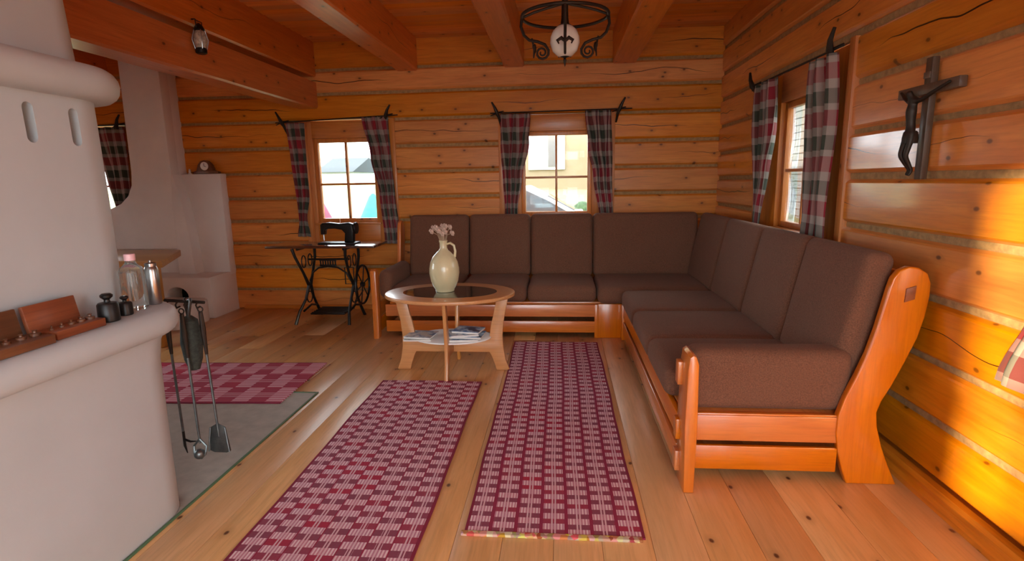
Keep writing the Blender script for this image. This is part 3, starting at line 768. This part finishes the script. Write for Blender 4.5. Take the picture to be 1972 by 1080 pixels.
# backrest top rails in wood behind the cushions
MB().rbox((-.06, 5.545, .885), (1.45, .014, .055), .006).build('back_rail', 'sofa_wood_x', sofa)
MB().rbox((1.452, 3.98, .885), (.014, 1.48, .055), .006).build('back_rail', 'sofa_wood_y', sofa)
# arm bolsters
cushion('arm_bolster', (.925, 2.492, .455), (.352, .076, .142), .05, (0, .008, 0))
cushion('arm_bolster', (-1.545, 4.99, .465), (.06, .33, .13), .058, (.01, 0, 0))
# curved side panel (near end) at y=2.38
pan = [(1.26, 0), (1.238, .06), (1.212, .15), (1.199, .235), (1.200, .318), (1.222, .40), (1.262, .50), (1.297, .60), (1.322, .70), (1.342, .80), (1.357, .88), (1.368, .925), (1.390, .957), (1.425, .973), (1.465, .968), (1.500, .945), (1.516, .905), (1.518, .85), (1.508, .76), (1.488, .67), (1.452, .57), (1.408, .46), (1.372, .385), (1.358, .335), (1.366, .27), (1.392, .18), (1.428, .09), (1.470, 0)]
sp = MB().prism(pan, 'y', 2.375, 2.412, .006, 3).build('side_panel', 'sofa_wood_z', sofa)
MB().prism([(1.418, .825), (1.456, .838), (1.458, .895), (1.420, .882)], 'y', 2.369, 2.378, .001).build('tenon', 'mahogany', sp, label='dark end-grain tenon')
# near front post
MB().prism([(.528, 0), (.572, 0), (.577, .30), (.573, .58), (.562, .615), (.548, .622), (.534, .612), (.527, .56), (.522, .30)], 'y', 2.255, 2.41, .008, 2).build('front_post', 'sofa_wood_z', sofa)
for (z0, z1) in ((.205, .30), (.055, .15), (.46, .565)): MB().box(.505, .53, 2.345, 2.40, z0, z1, .005).build('tenon_end', 'sofa_wood_y', sofa)
# end slats
for (z0, z1) in ((.185, .305), (.047, .160)): MB().box(.572, 1.215, 2.385, 2.408, z0, z1, .004).build('slat', 'sofa_wood_x', sofa)
MB().box(.58, 1.30, 2.392, 2.42, .285, .312, .003).build('seat_frame', 'sofa_wood_x', sofa)
# right run front rails
for (z0, z1) in ((.195, .305), (.050, .155)): MB().box(.520, .545, 2.41, 4.60, z0, z1, .005).build('front_rail', 'sofa_wood_y', sofa)
# corner posts
MB().box(.315, .515, 4.655, 4.68, .0, .30, .004).build('corner_panel', 'sofa_wood_z', sofa)
MB().box(.510, .548, 4.59, 4.68, .0, .305, .004).build('corner_post', 'sofa_wood_z', sofa)
MB().box(.285, .318, 4.648, 4.69, .0, .295, .004).build('corner_post', 'sofa_wood_z', sofa)
# back run front rails
for (z0, z1) in ((.185, .290), (.045, .145)): MB().box(-1.55, .287, 4.658, 4.682, z0, z1, .004).build('front_rail', 'sofa_wood_x', sofa)
# inner seat platform boards
MB().box(-1.52, 1.34, 4.70, 5.40, .285, .308, .003).build('seat_platform', 'sofa_wood_x', sofa)
MB().box(.55, 1.32, 2.42, 4.70, .285, .308, .003).build('seat_platform', 'sofa_wood_y', sofa)
# far-left side panel and post
panl = [(5.40-(px_-1.26)*-1 if False else 5.32+(px_-1.26)*.92, z) for px_, z in pan]
MB().prism(panl, 'x', -1.632, -1.597, .006, 2).build('side_panel', 'sofa_wood_z', sofa)
MB().prism([(4.575, 0), (4.66, 0), (4.675, .30), (4.67, .56), (4.645, .605), (4.61, .615), (4.585, .60), (4.575, .56), (4.585, .3)], 'x', -1.645, -1.595, .008, 2).build('front_post', 'sofa_wood_z', sofa)
for (z0, z1) in ((.185, .305), (.047, .160)): MB().box(-1.628, -1.604, 4.66, 5.30, z0, z1, .004).build('slat', 'sofa_wood_y', sofa)

# ------------------------------------------------------------------ coffee table
tcx, tcy = -.785, 3.785
ct = thing('coffee_table', (tcx, tcy, 0), 'oval beech coffee table with dark glass inset and crossed curved legs', 'table')
def ell(a, b, n=64): return [(tcx+a*math.cos(2*PI*i/n), tcy+b*math.sin(2*PI*i/n)) for i in range(n)]
tp = MB().prism(ell(.462, .345), 'z', .557, .583, .008, 3).build('table_top', 'beech_x', ct)
MB().prism(ell(.335, .215), 'z', .5815, .5845, .001, 1).build('glass_inset', 'black_glass', tp, label='dark oval glass inset')
def leg_panel(k):
    L = [(.415, .557), (.395, .46), (.375, .36), (.366, .26), (.370, .17), (.385, .08), (.415, 0), (.318, 0), (.305, .05), (.285, .105), (.27, .135)]
    R_in = [(.27, .235), (.272, .26), (.285, .34), (.305, .42), (.335, .557)]
    pts = L+[(-a, z) for a, z in reversed(L)]+[(-a, z) for a, z in reversed(R_in)]+[(a, z) for a, z in R_in]
    return [(a*k, z) for a, z in pts]
MB().prism([(tcx+a, z) for a, z in leg_panel(1.0)], 'y', tcy-.013+.03, tcy+.013+.03, .004, 2).build('leg_panel', 'beech_x', ct)
for sg in (-1, 1):
    L = [(.27, .557), (.245, .40), (.235, .25), (.245, .12), (.275, 0), (.215, 0), (.195, .10), (.16, .145), (.018, .145), (.018, .225), (.16, .235), (.18, .35), (.215, .557)]
    MB().prism([(tcy+.03+sg*a, z) for a, z in L], 'x', tcx-.012, tcx+.012, .004, 2).build('leg_panel', 'beech_z', ct)
sh = MB(); sh.prism([(tcx+.285*math.cos(2*PI*i/40), tcy+.03+.20*math.sin(2*PI*i/40)) for i in range(40)], 'z', .242, .252, .002); sh.build('shelf', 'white_paint', ct, label='thin pale shelf')
# magazines on the shelf
mg = [(-.225, -.03, .10, .10, .05, .006, 'cover_grey', 'grey magazine lying flat on left half of table shelf'),
      (-.215, -.02, .10, .095, -.12, .006, 'cover_white', 'pale magazine on top of the left shelf pile'),
      (.09, -.04, .115, .095, .10, .008, 'cover_dark', 'dark magazine at the bottom of the right shelf pile'),
      (.12, -.03, .12, .09, -.08, .008, 'cover_blue', 'blue magazine in the middle of right shelf pile'),
      (.10, -.05, .10, .085, .25, .007, 'cover_white', 'white and blue magazine near top of right shelf pile'),
      (.13, -.02, .10, .08, -.2, .007, 'cover_blue', 'blue covered magazine topmost on right shelf pile')]
zz = {0: .2525, 1: .2525}
for (dx, dy, hx, hy, a, hz, mt, lab) in mg:
    k = 0 if dx < 0 else 1; z = zz[k]; c = (tcx+dx, tcy+.0+dy, z); o = thing('magazine', c, lab, 'magazine', 'magazines on the coffee table shelf')
    MB().rbox((c[0], c[1], z+hz*.9), (hx-.003, hy-.003, hz*.85), .001, M=rotz(a)).build('pages', 'paper', o)
    MB().rbox((c[0], c[1], z+hz*1.9), (hx, hy, hz*.12), .0008, puff=(0, 0, .003), M=rotz(a), mid=4).build('cover', mt, o); zz[k] += hz*2.05+.001
# jug with dried flowers
jx, jy, jz = -.822, 3.80, .5845
jg = thing('stoneware_jug', (jx, jy, jz), 'cream stoneware jug with slim neck and handle on coffee table', 'jug')
MB().lathe((jx, jy, jz), [(.060, 0), (.066, .004), (.068, .018), (.078, .032), (.096, .075), (.106, .13), (.105, .165), (.096, .21), (.076, .25), (.050, .278), (.033, .293), (.026, .31), (.026, .345), (.029, .352), (.030, .362), (.024, .362), (.021, .33), (.021, .30)], 40, cap=False).build('body', 'stoneware', jg)
MB().tube([(jx+.024, jy, jz+.335), (jx+.05, jy, jz+.343), (jx+.075, jy, jz+.325), (jx+.083, jy, jz+.285), (jx+.078, jy, jz+.245)], [.009, .009, .009, .009, .010], 10).build('handle', 'stoneware', jg)
fl = thing('dried_bouquet', (jx, jy, jz+.33), 'small bunch of dried pinkish flowers standing in the jug', 'flowers')
for i in range(13):
    a = i*2.4; rr = .018+.062*((i % 5)/4); hh = .465-.02*(i % 3)-.25*rr
    p0 = V((jx+.008*math.cos(a), jy+.008*math.sin(a), jz+.31)); p1 = V((jx+rr*.45*math.cos(a), jy+rr*.45*math.sin(a), jz+.40)); p2 = V((jx+rr*math.cos(a), jy+rr*math.sin(a), jz+hh))
    MB().tube([p0, p1, p2], .0022, 5).build('stem', 'stem_dry', fl)
    m = MB()
    for q in range(7):
        b = q*2.4; m.ball(p2+V((.009*math.cos(b), .009*math.sin(b), .012*math.sin(q*1.7))), .0085, 6, 4)
    m.build('flower_head', 'dried', fl)

# ------------------------------------------------------------------ treadle sewing machine
sw = thing('treadle_table', (-2.3, 5.25, 0), 'antique treadle sewing table with black cast-iron legs below the window', 'table')
MB().box(-2.83, -1.755, 5.04, 5.46, .745, .768, .005).build('table_top', 'treadle_top', sw)
MB().box(-1.95, -1.762, 5.03, 5.05, .70, .742, .003).build('drawer_front', 'treadle_top', sw) if False else None
for x0 in (-2.52, -2.06):
    f = []
    # side frame: two crossing cast legs in the y-z plane
    sx = 1 if x0 < -2.3 else -.3
    MB().tube([(x0-.05*sx, 5.06, .74), (x0-.03*sx, 5.07, .66), (x0+.005, 5.14, .50), (x0+.02, 5.21, .36), (x0+.005, 5.15, .23), (x0-.03*sx, 5.07, .12), (x0-.06*sx, 5.03, 0)], [.016, .014, .013, .018, .013, .014, .016], 8).build('leg', 'cast_iron', sw)
    MB().tube([(x0, 5.44, .74), (x0+.012, 5.41, .62), (x0+.02, 5.31, .46), (x0+.02, 5.25, .36), (x0+.01, 5.31, .23), (x0, 5.40, .12), (x0+.02, 5.46, 0)], [.016, .014, .013, .018, .013, .014, .016], 8).build('leg', 'cast_iron', sw)
    MB().tube([(x0, 5.06, .735), (x0, 5.44, .735)], .013, 8).build('top_bar', 'cast_iron', sw)
    MB().tube([(x0, 5.10, .12), (x0+.01, 5.25, .155), (x0, 5.40, .12)], .010, 8).build('low_bar', 'cast_iron', sw)
    for (yy, zz_) in ((5.18, .60), (5.32, .60)):
        MB().tube([(x0, yy+.045*math.cos(a), zz_+.06*math.sin(a)) for a in [2*PI*i/14 for i in range(14)]], .006, 6, closed=True).build('scroll', 'cast_iron', sw)
    MB().tube([(x0, 5.25+.06*math.cos(a), .235+.055*math.sin(a)) for a in [2*PI*i/14 for i in range(14)]], .006, 6, closed=True).build('scroll', 'cast_iron', sw)
MB().tube([(-2.50, 5.24, .615), (-2.08, 5.24, .615)], .010, 8).build('cross_bar', 'cast_iron', sw)
MB().tube([(-2.50, 5.24, .40), (-2.46, 5.24, .485), (-2.40, 5.24, .53), (-2.30, 5.24, .545), (-2.20, 5.24, .53), (-2.12, 5.24, .48), (-2.08, 5.24, .40)], .009, 8).build('cross_arch', 'cast_iron', sw)
np_ = MB().box(-2.385, -2.215, 5.232, 5.248, .545, .562, .002).build('name_plate', 'cast_iron', sw)
MB().box(-2.385, -2.215, 5.232, 5.248, .600, .615, .002).build('rim', 'cast_iron', np_)
for i in range(7): xx = lerp(-2.375, -2.225, i/6); MB().box(xx-.007, xx+.007, 5.234, 5.246, .56, .602, .002).build('cast_bar', 'cast_iron', np_)
MB().box(-2.46, -2.11, 5.10, 5.38, .085, .10, .006).build('treadle_plate', 'cast_iron', sw)
for i in range(6): yy = lerp(5.12, 5.36, i/5); MB().box(-2.45, -2.12, yy-.006, yy+.006, .098, .108, .002).build('treadle_rib', 'cast_iron', sw)
wl = MB(); wc = V((-1.965, 5.25, .36)); wl.tube([wc+V((0, .19*math.cos(a), .19*math.sin(a))) for a in [2*PI*i/36 for i in range(36)]], .011, 8, closed=True); wh = wl.build('drive_wheel', 'cast_iron', sw)
for i in range(6): a = PI/3*i+.2; MB().tube([wc, wc+V((0, .185*math.cos(a), .185*math.sin(a)))], .006, 6).build('spoke', 'cast_iron', wh)
MB().lathe(wc, [(.022, -.02), (.022, .02)], 14, rot(PI/2, 'Y')).build('hub', 'cast_iron', wh)
MB().tube([(-1.965, 5.25, .30), (-2.03, 5.25, .20), (-2.10, 5.26, .11)], .006, 6).build('pitman_rod', 'cast_iron', sw)
MB().tube([(-1.975, 5.06, .56), (-1.975, 5.06, .40), (-2.06, 5.06, .40), (-2.06, 5.06, .56)], .006, 6, closed=True).build('belt_guard', 'cast_iron', sw)
sm = thing('sewing_machine', (-2.15, 5.25, .768), 'black antique sewing machine head standing on treadle table', 'sewing machine')
MB().box(-2.36, -1.985, 5.17, 5.33, .768, .785, .006).build('bed', 'cast_iron', sm)
MB().prism([(-2.345, .86), (-2.345, .955), (-2.325, .972), (-2.26, .978), (-2.15, .965), (-2.06, .975), (-2.02, .96), (-2.01, .90), (-2.02, .785), (-2.11, .785), (-2.10, .87), (-2.13, .905), (-2.20, .918), (-2.28, .915), (-2.30, .90), (-2.305, .86)], 'y', 5.215, 5.285, .014, 3).build('arm', 'cast_iron', sm)
MB().tube([(-2.325, 5.25, .87), (-2.325, 5.25, .80)], .006, 8).build('needle_bar', 'steel', sm)
MB().lathe((-1.998, 5.25, .92), [(.015, -.01), (.055, -.008), (.058, 0), (.055, .012), (.02, .014)], 22, rot(PI/2, 'Y')).build('hand_wheel', 'cast_iron', sm)
MB().tube([(-2.15, 5.25, .965), (-2.15, 5.25, 1.01)], .003, 6).build('spool_pin', 'steel', sm)

# ------------------------------------------------------------------ curtains and rods
def curtain(name, mapf, prof, d0, amp, folds, label, group, ztop, zbot, tie=None):
    """prof [(v, a_left, a_right)] v=0 top..1 bottom"""
    nu, nv = folds*8, 30; vs = []; uv = []; fs = []; ph = random.uniform(0, 6)
    CW = max(abs(p[2]-p[1]) for p in prof)*2.3
    for j in range(nv+1):
        v = j/nv; a0, a1 = sinterp(prof, v)[:2]; am = amp*(.75+.5*abs(math.sin(3*v+ph)))
        for i in range(nu+1):
            u = i/nu; th = 2*PI*folds*u+ph+.5*math.sin(4*v)
            a = lerp(a0, a1, u)+.012*math.sin(th*.5+v*5)*min(1, abs(a1-a0)*4)
            d = d0+am*math.sin(th)+.008*math.sin(v*6+u*3)
            z = lerp(ztop, zbot, v)+.006*math.sin(th)*v
            vs.append(mapf(a, d, z)); uv.append((u*CW, (1-v)*(ztop-zbot)))
    s_ = nu+1
    for j in range(nv):
        for i in range(nu): a = j*s_+i; fs.append((a, a+1, a+s_+1, a+s_))
    m = MB(); m.add(vs, fs); o = m.build(name, 'plaid', uv=uv, ang=180); tag(o, label, 'curtain', group)
    sd = o.modifiers.new('thick', 'SOLIDIFY'); sd.thickness = .002
    # thin hem strip along the lower edge
    return o
G = 'plaid window curtains'
curtain('plaid_curtain', back, [(0, -2.82, -2.63), (.3, -2.79, -2.63), (.62, -2.78, -2.63), (.85, -2.77, -2.68), (1, -2.80, -2.66)], .055, .018, 4, 'plaid curtain left of the sewing machine window', G, 1.97, .80)
curtain('plaid_curtain', back, [(0, -2.02, -1.74), (.3, -1.95, -1.72), (.6, -1.87, -1.71), (1, -1.84, -1.68)], .055, .02, 5, 'plaid curtain right of the sewing machine window', G, 2.01, .72)
curtain('plaid_curtain', back, [(0, -.615, -.29), (.25, -.60, -.32), (.6, -.58, -.40), (.9, -.57, -.44), (1, -.58, -.44)], .055, .02, 5, 'plaid curtain left of the window above the sofa', G, 2.00, .96)
curtain('plaid_curtain', back, [(0, .225, .50), (.3, .27, .50), (.6, .33, .50), (1, .385, .52)], .055, .02, 5, 'plaid curtain right of the window above the sofa', G, 2.01, .96)
curtain('plaid_curtain', right, [(0, 4.53, 4.12), (.3, 4.50, 4.14), (.6, 4.47, 4.22), (1, 4.42, 4.33)], .06, .022, 3, 'plaid curtain on far side of right wall window', G, 2.02, .97)
curtain('plaid_curtain', right, [(0, 3.62, 3.30), (.5, 3.60, 3.28), (1, 3.58, 3.26)], .06, .028, 3, 'plaid curtain on near side of right wall window', G, 2.00, .955)
curtain('plaid_curtain', right, [(0, 1.72, 1.38), (.6, 1.79, 1.44), (.78, 1.84, 1.46), (1, 1.935, 1.52)], .075, .02, 3, 'sunlit plaid curtain corner at the right image edge', G, 2.02, .655)
curtain('plaid_curtain', back, [(0, -4.95, -4.62), (.5, -4.88, -4.64), (1, -4.82, -4.64)], .055, .022, 3, 'dark plaid curtain of window behind the white stove', G, 1.98, .92)
def rod(mapf, a0, a1, z0, z1, label, big=1.2):
    c = mapf((a0+a1)/2, .06, (z0+z1)/2); o = thing('curtain_rod', c, label, 'curtain rod', 'wrought iron curtain rods')
    MB().tube([mapf(a0, .06, z0), mapf((a0+a1)/2, .062, (z0+z1)/2), mapf(a1, .06, z1)], .006, 8).build('rod', 'wrought', o)
    sg = 1 if a1 > a0 else -1
    for a, z, s_ in ((a0+.07*sg, lerp(z0, z1, .05), -1), (a1-.12*sg, lerp(z0, z1, .92), 1)):
        MB().tube([mapf(a-.03*sg*s_, .01, z-.10*big), mapf(a-.015*sg*s_, .055, z-.035), mapf(a, .075, z), mapf(a+.02*sg*s_, .085, z+.05), mapf(a+.05*sg*s_, .08, z+.085*big)], [.008*big, .012*big, .016*big, .011*big, .007*big], 8).build('bracket', 'wrought', o)
        MB().tube([mapf(a+.06*sg, .03, z+.02), mapf(a, .07, z), mapf(a-.07*sg, .05, z-.025)], [.005, .009, .004], 8).build('spike', 'wrought', o)
rod(back, -2.93, -1.64, 1.975, 2.02, 'black iron curtain rod above the sewing machine window')
rod(back, -.70, .69, 2.01, 2.02, 'black iron curtain rod above the sofa window')
rod(right, 4.66, 3.22, 2.03, 2.02, 'black iron curtain rod above the right wall window', 1.25)
rod(right, 1.86, .35, 2.03, 2.03, 'black iron curtain rod above the near right window outside the frame')
rod(back, -5.45, -4.55, 2.0, 2.0, 'black iron curtain rod of the window behind the stove')

# ------------------------------------------------------------------ crucifix
cx = thing('crucifix', (W-.01, 2.53, 1.57), 'dark wooden crucifix with metal figure on the right log wall', 'crucifix')
MB().box(W-.034, W-.006, 2.508, 2.552, 1.325, 1.818, .003).build('upright', 'cross_wood', cx)
MB().box(W-.0355, W-.0055, 2.335, 2.725, 1.672, 1.714, .003).build('crossbar', 'cross_wood', cx)
def skin(name, verts, edges, rads, mat, parent, root=0):
    org = V(verts[root]); me = bpy.data.meshes.new(name); me.from_pydata([tuple(V(p)-org) for p in verts], edges, []); me.update()
    o = bpy.data.objects.new(name, me); COL.objects.link(o); me.materials.append(MAT[mat]); o.parent = parent; o.location = org-WORLD[parent.name]; WORLD[o.name] = org
    sk = o.modifiers.new('skin', 'SKIN'); sk.use_smooth_shade = True
    for i, r in enumerate(rads): me.skin_vertices[0].data[i].radius = (r if isinstance(r, tuple) else (r, r)); me.skin_vertices[0].data[i].use_root = (i == root)
    sb = o.modifiers.new('sub', 'SUBSURF'); sb.levels = 2; sb.render_levels = 2
    return o
fx = W-.075
vs = [(fx, 2.53, 1.515), (fx-.006, 2.532, 1.56), (fx-.010, 2.53, 1.61), (fx-.004, 2.53, 1.648), (fx-.016, 2.537, 1.665), (fx-.022, 2.540, 1.690),
      (fx+.002, 2.568, 1.645), (fx+.012, 2.622, 1.668), (fx+.032, 2.690, 1.700), (fx+.002, 2.492, 1.645), (fx+.012, 2.438, 1.668), (fx+.032, 2.370, 1.700),
      (fx-.010, 2.550, 1.49), (fx-.024, 2.550, 1.425), (fx+.012, 2.538, 1.365), (fx+.0, 2.536, 1.342),
      (fx-.010, 2.512, 1.49), (fx-.020, 2.522, 1.422), (fx+.014, 2.526, 1.362), (fx+.002, 2.530, 1.340)]
es = [(0, 1), (1, 2), (2, 3), (3, 4), (4, 5), (3, 6), (6, 7), (7, 8), (3, 9), (9, 10), (10, 11), (0, 12), (12, 13), (13, 14), (14, 15), (0, 16), (16, 17), (17, 18), (18, 19)]
rd = [.020, .018, .023, .012, .012, .016, .010, .008, .006, .010, .008, .006, .014, .011, .008, .007, .014, .011, .008, .007]
skin('figure', vs, es, rd, 'wrought', cx)
MB().lathe((fx-.002, 2.531, 1.475), [(.028, 0), (.030, .02), (.026, .045), (.022, .05)], 14).build('loincloth', 'wrought', cx)
MB().box(W-.040, W-.034, 2.510, 2.55, 1.735, 1.760, .001).build('title_plate', 'cross_wood', cx)

# ------------------------------------------------------------------ iron ceiling lamp
lx, ly = .025, 3.60
lp = thing('ceiling_lamp', (lx, ly, 2.70), 'black wrought iron ceiling lamp with scrolls and white glass globe', 'lamp')
MB().tube([(lx, ly, 2.765), (lx, ly, 2.50), (lx, ly, 2.30)], [.014, .016, .022], 12).build('stem', 'wrought', lp)
MB().lathe((lx, ly, 2.735), [(.05, .03), (.05, .01), (.02, -.01)], 20).build('canopy', 'wrought', lp)
MB().lathe((lx, ly, 2.26), [(.038, 0), (.040, .012), (.026, .02), (.022, .05)], 18).build('socket', 'wrought', lp)
MB().lathe((lx, ly, 2.185), [(.0001, -.098), (.045, -.088), (.075, -.060), (.090, -.015), (.088, .02), (.072, .058), (.05, .078), (.034, .088)], 32).build('globe', 'opal', lp)
ZR = 2.325; RR = .262
MB().tube([(lx+RR*math.cos(a), ly+RR*math.sin(a), ZR) for a in [2*PI*i/48 for i in range(48)]], .010, 8, closed=True).build('hoop', 'wrought', lp)
for i in range(4):
    a = -PI/2+PI/2*i+.0; ca_, sa = math.cos(a), math.sin(a)
    def Q(r, z): return (lx+r*ca_, ly+r*sa, z)
    MB().tube([Q(.015, 2.395), Q(.10, 2.376), Q(.19, 2.352), Q(RR, ZR)], .008, 8).build('arm', 'wrought', lp)
    pts = [Q(RR, ZR), Q(RR+.006, ZR-.05), Q(RR-.012, ZR-.10), Q(RR-.045, ZR-.130), Q(RR-.095, ZR-.140), Q(RR-.140, ZR-.158)]
    c0 = (RR-.122, ZR-.205)
    for q in range(18):
        t = q/17; an = PI*.9+t*3.3*PI; rr = .042*(1-t*.78); pts.append(Q(c0[0]+rr*math.cos(an), c0[1]+rr*math.sin(an)))
    sc = MB().tube(pts, [.009]*6+[.008*(1-.4*q/17) for q in range(18)], 8).build('scroll', 'wrought', lp)
    # leaf ornament on each scroll
    lf = MB(); px2 = V((-sa, ca_, 0))
    for s_ in (-1, 1):
        base_ = V(Q(RR-.075, ZR-.185)); lf.tube([base_, base_+px2*s_*.022+V((0, 0, .018)), base_+px2*s_*.045+V((0, 0, .004)), base_+px2*s_*.036+V((0, 0, -.014))], [.009, .012, .010, .004], 6)
    lf.tube([V(Q(RR-.06, ZR-.12)), V(Q(RR-.075, ZR-.185)), V(Q(RR-.07, ZR-.235))], [.006, .008, .004], 6)
    lf.build('leaf', 'wrought', sc)
MB().lathe((lx, ly, 2.03), [(.0001, 0), (.006, .02), (.010, .045), (.004, .052), (.016, .058), (.03, .062), (.0001, .066)], 12).build('finial', 'wrought', lp)

# lantern on the low beam
ln = thing('beam_lantern', (-2.455, 3.79, 2.25), 'small dark metal and glass lantern hanging on the low beam', 'lantern')
lq = V((-2.44, 3.79, 2.235))
MB().lathe(lq, [(.028, 0), (.036, .006), (.036, .03), (.030, .038)], 16).build('base', 'iron', ln)
MB().lathe(lq, [(.030, .038), (.042, .07), (.044, .10), (.034, .135), (.026, .15)], 16).build('glass_chimney', 'lantern_glass', ln)
MB().lathe(lq, [(.03, .148), (.036, .156), (.024, .18), (.010, .195), (.0001, .20)], 16).build('cap', 'iron', ln)
for i in range(4): a = PI/4+PI/2*i; MB().tube([lq+V((.036*math.cos(a), .036*math.sin(a), .03)), lq+V((.050*math.cos(a), .050*math.sin(a), .09)), lq+V((.034*math.cos(a), .034*math.sin(a), .152))], .003, 6).build('guard_wire', 'steel', ln)
MB().tube([lq+V((0, -.03, .155)), lq+V((0, -.035, .21)), lq+V((-.03, 0, .225)), lq+V((0, .035, .21)), lq+V((0, .03, .155))], .003, 6).build('bail', 'iron', ln)
MB().tube([(-2.492, 3.79, 2.46), (-2.46, 3.79, 2.46)], .004, 6).build('nail', 'iron', ln)

# ------------------------------------------------------------------ outdoors
m = MB(); vs = []; fs = []; gy = [-60, -6, 5.9, 8, 9.5, 11, 13, 16, 22, 40, 120]; gz = [-.6, -.5, -.5, -.25, .0, .25, .62, 1.0, 1.25, 1.3, 1.35]; gx = [-120, -40, -20, -12, -8, -4, 0, 3, 6, 12, 40, 120]
for i, yy in enumerate(gy):
    for xx in gx: vs.append((xx, yy, gz[i]+.05*math.sin(xx*.7+yy)))
n = len(gx)
for i in range(len(gy)-1):
    for j in range(n-1): fs.append((i*n+j, i*n+j+1, (i+1)*n+j+1, (i+1)*n+j))
gr = m.add(vs, fs).build('ground', 'ground', origin=(0, 0, 0)); tag(gr, 'pale gravel and grass slope outside the windows', 'ground', kind='structure')
hs = thing('neighbour_house', (2, 18, .9), 'cream house with white window seen through the sofa window', 'house')
MB().plain(-3.2, 6, 17.5, 24, .4, 5.6).build('wall', 'cream_wall', hs)
MB().prism([(-3.6, 5.6), (6.4, 5.6), (1.4, 9.0)], 'y', 17.0, 24.4).build('roof', 'roof_grey', hs)
wn = MB().box(-1.0, .12, 17.42, 17.52, 1.66, 2.85, .01).build('window', 'white_paint', hs)
MB().box(-.90, -.46, 17.40, 17.425, 1.76, 2.78, .004).build('pane', 'siding', wn); MB().box(-.40, -.16, 17.385, 17.42, 1.74, 2.80, .004).build('shutter', 'grey_shutter', hs)
w2 = MB().box(2.2, 3.4, 17.42, 17.52, 1.75, 2.98, .01).build('window', 'white_paint', hs); MB().box(2.35, 3.25, 17.40, 17.425, 1.90, 2.85, .004).build('pane', 'siding', w2)
# car
car = thing('parked_car', (-1.2, 9.4, -.25), 'silver car parked outside the sofa window', 'car')
cp = [(-3.6, .0), (-3.65, .45), (-3.3, .62), (-2.4, .68), (-1.75, 1.12), (-.95, 1.16), (-.55, .95), (.05, .62), (.75, .48), (.92, .28), (.92, .0)]
cz = .10
MB().prism([(a+.4, b+cz) for a, b in cp], 'y', 9.0, 10.6, .07, 3).build('body', 'car_paint', car)
MB().prism([(-1.85, .70+cz), (-1.32, 1.07+cz), (-.58, 1.10+cz), (-.22, .93+cz), (.18, .70+cz)], 'y', 8.985, 9.03, .005).build('side_window', 'car_glass', car)
MB().rbox((.13, 9.8, .80+cz), (.40, .66, .012), .005, M=rot(.50, 'Y')).build('windscreen', 'car_glass', car)
for xx in (-2.35, .6):
    for yy in (9.02, 10.5): MB().lathe((xx, yy, -.02+cz), [(.05, -.1), (.26, -.1), (.29, -.06), (.29, .06), (.26, .1), (.05, .1)], 20, rot(PI/2, 'X')).build('wheel', 'rubber', car)
MB().rbox((.28, 8.93, .74+cz), (.07, .06, .045), .03, seg=2).build('wing_mirror', 'car_paint', car)
# hedge row and far roof through the sewing machine window
fh = thing('far_barn', (-11, 26, 1.0), 'low dark grey roofed barn far beyond sewing machine window', 'barn')
MB().plain(-11.5, -9.8, 26, 30, .9, 2.0).build('wall', 'siding', fh)
MB().prism([(25.6, 1.88), (28, 2.62), (30.4, 1.88)], 'x', -11.6, -9.7).build('roof', 'roof_grey', fh)
def bush(x, y, z, r, label):
    m = MB()
    for i in range(14):
        a = i*2.4; m.ball((x+r*.6*math.cos(a)*random.random(), y+r*.5*math.sin(a)*random.random(), z+r*.5+r*.5*random.random()), r*random.uniform(.3, .5), 8, 6)
    o = m.build('bush', 'hedge', ang=60); tag(o, label, 'bush', 'bushes outside the windows')
bush(-7.3, 27, 1.1, 1.2, 'dark bush right of the far barn outside')
bush(.55, 12.8, .25, .45, 'grey-green bush behind the parked car')
bush(1.15, 13.2, .35, .5, 'low bush right of the parked car')
def parasol(x, y, mat, label):
    o = thing('garden_parasol', (x, y, -.45), label, 'parasol', 'folded parasols in the yard')
    MB().lathe((x, y, -.45), [(.30, .55), (.36, .60), (.32, .9), (.20, 1.3), (.06, 1.60), (.0001, 1.66)], 12).build('canopy', mat, o)
    MB().tube([(x, y, -.46), (x, y, 1.26)], .02, 8).build('pole', 'siding', o)
parasol(-3.70, 8.2, 'maroon', 'folded maroon parasol in the yard left')
parasol(-2.82, 8.2, 'teal', 'folded teal parasol in the yard right')
# siding house beyond the right window
sh_ = thing('siding_house', (7, 8, 0), 'pale house with horizontal siding seen through the right window', 'house')
MB().plain(5.06, 9, 4, 13, -.5, 4.5).build('wall', 'siding', sh_)
for i in range(34): MB().plain(5.0, 5.06, 4, 13, -.5+i*.145, -.5+i*.145+.125).build('siding_board', 'siding', sh_)
MB().prism([(4.6, 4.5), (7.0, 6.5), (9.4, 4.5)], 'y', 3.7, 13.3).build('roof', 'roof_grey', sh_)

# added building, out of view, keeping low sun off the kitchen window
fb = thing('sun_blocking_building', (-17, -6, -.5), 'added unseen pale building that shades the kitchen window from the sun', 'building')
MB().plain(-20, -14, -12.5, 0, -.6, 4.6).build('wall', 'cream_wall', fb)
MB().prism([(-20.5, 4.6), (-13.5, 4.6), (-17, 7.0)], 'y', -12.9, .4).build('roof', 'roof_grey', fb)
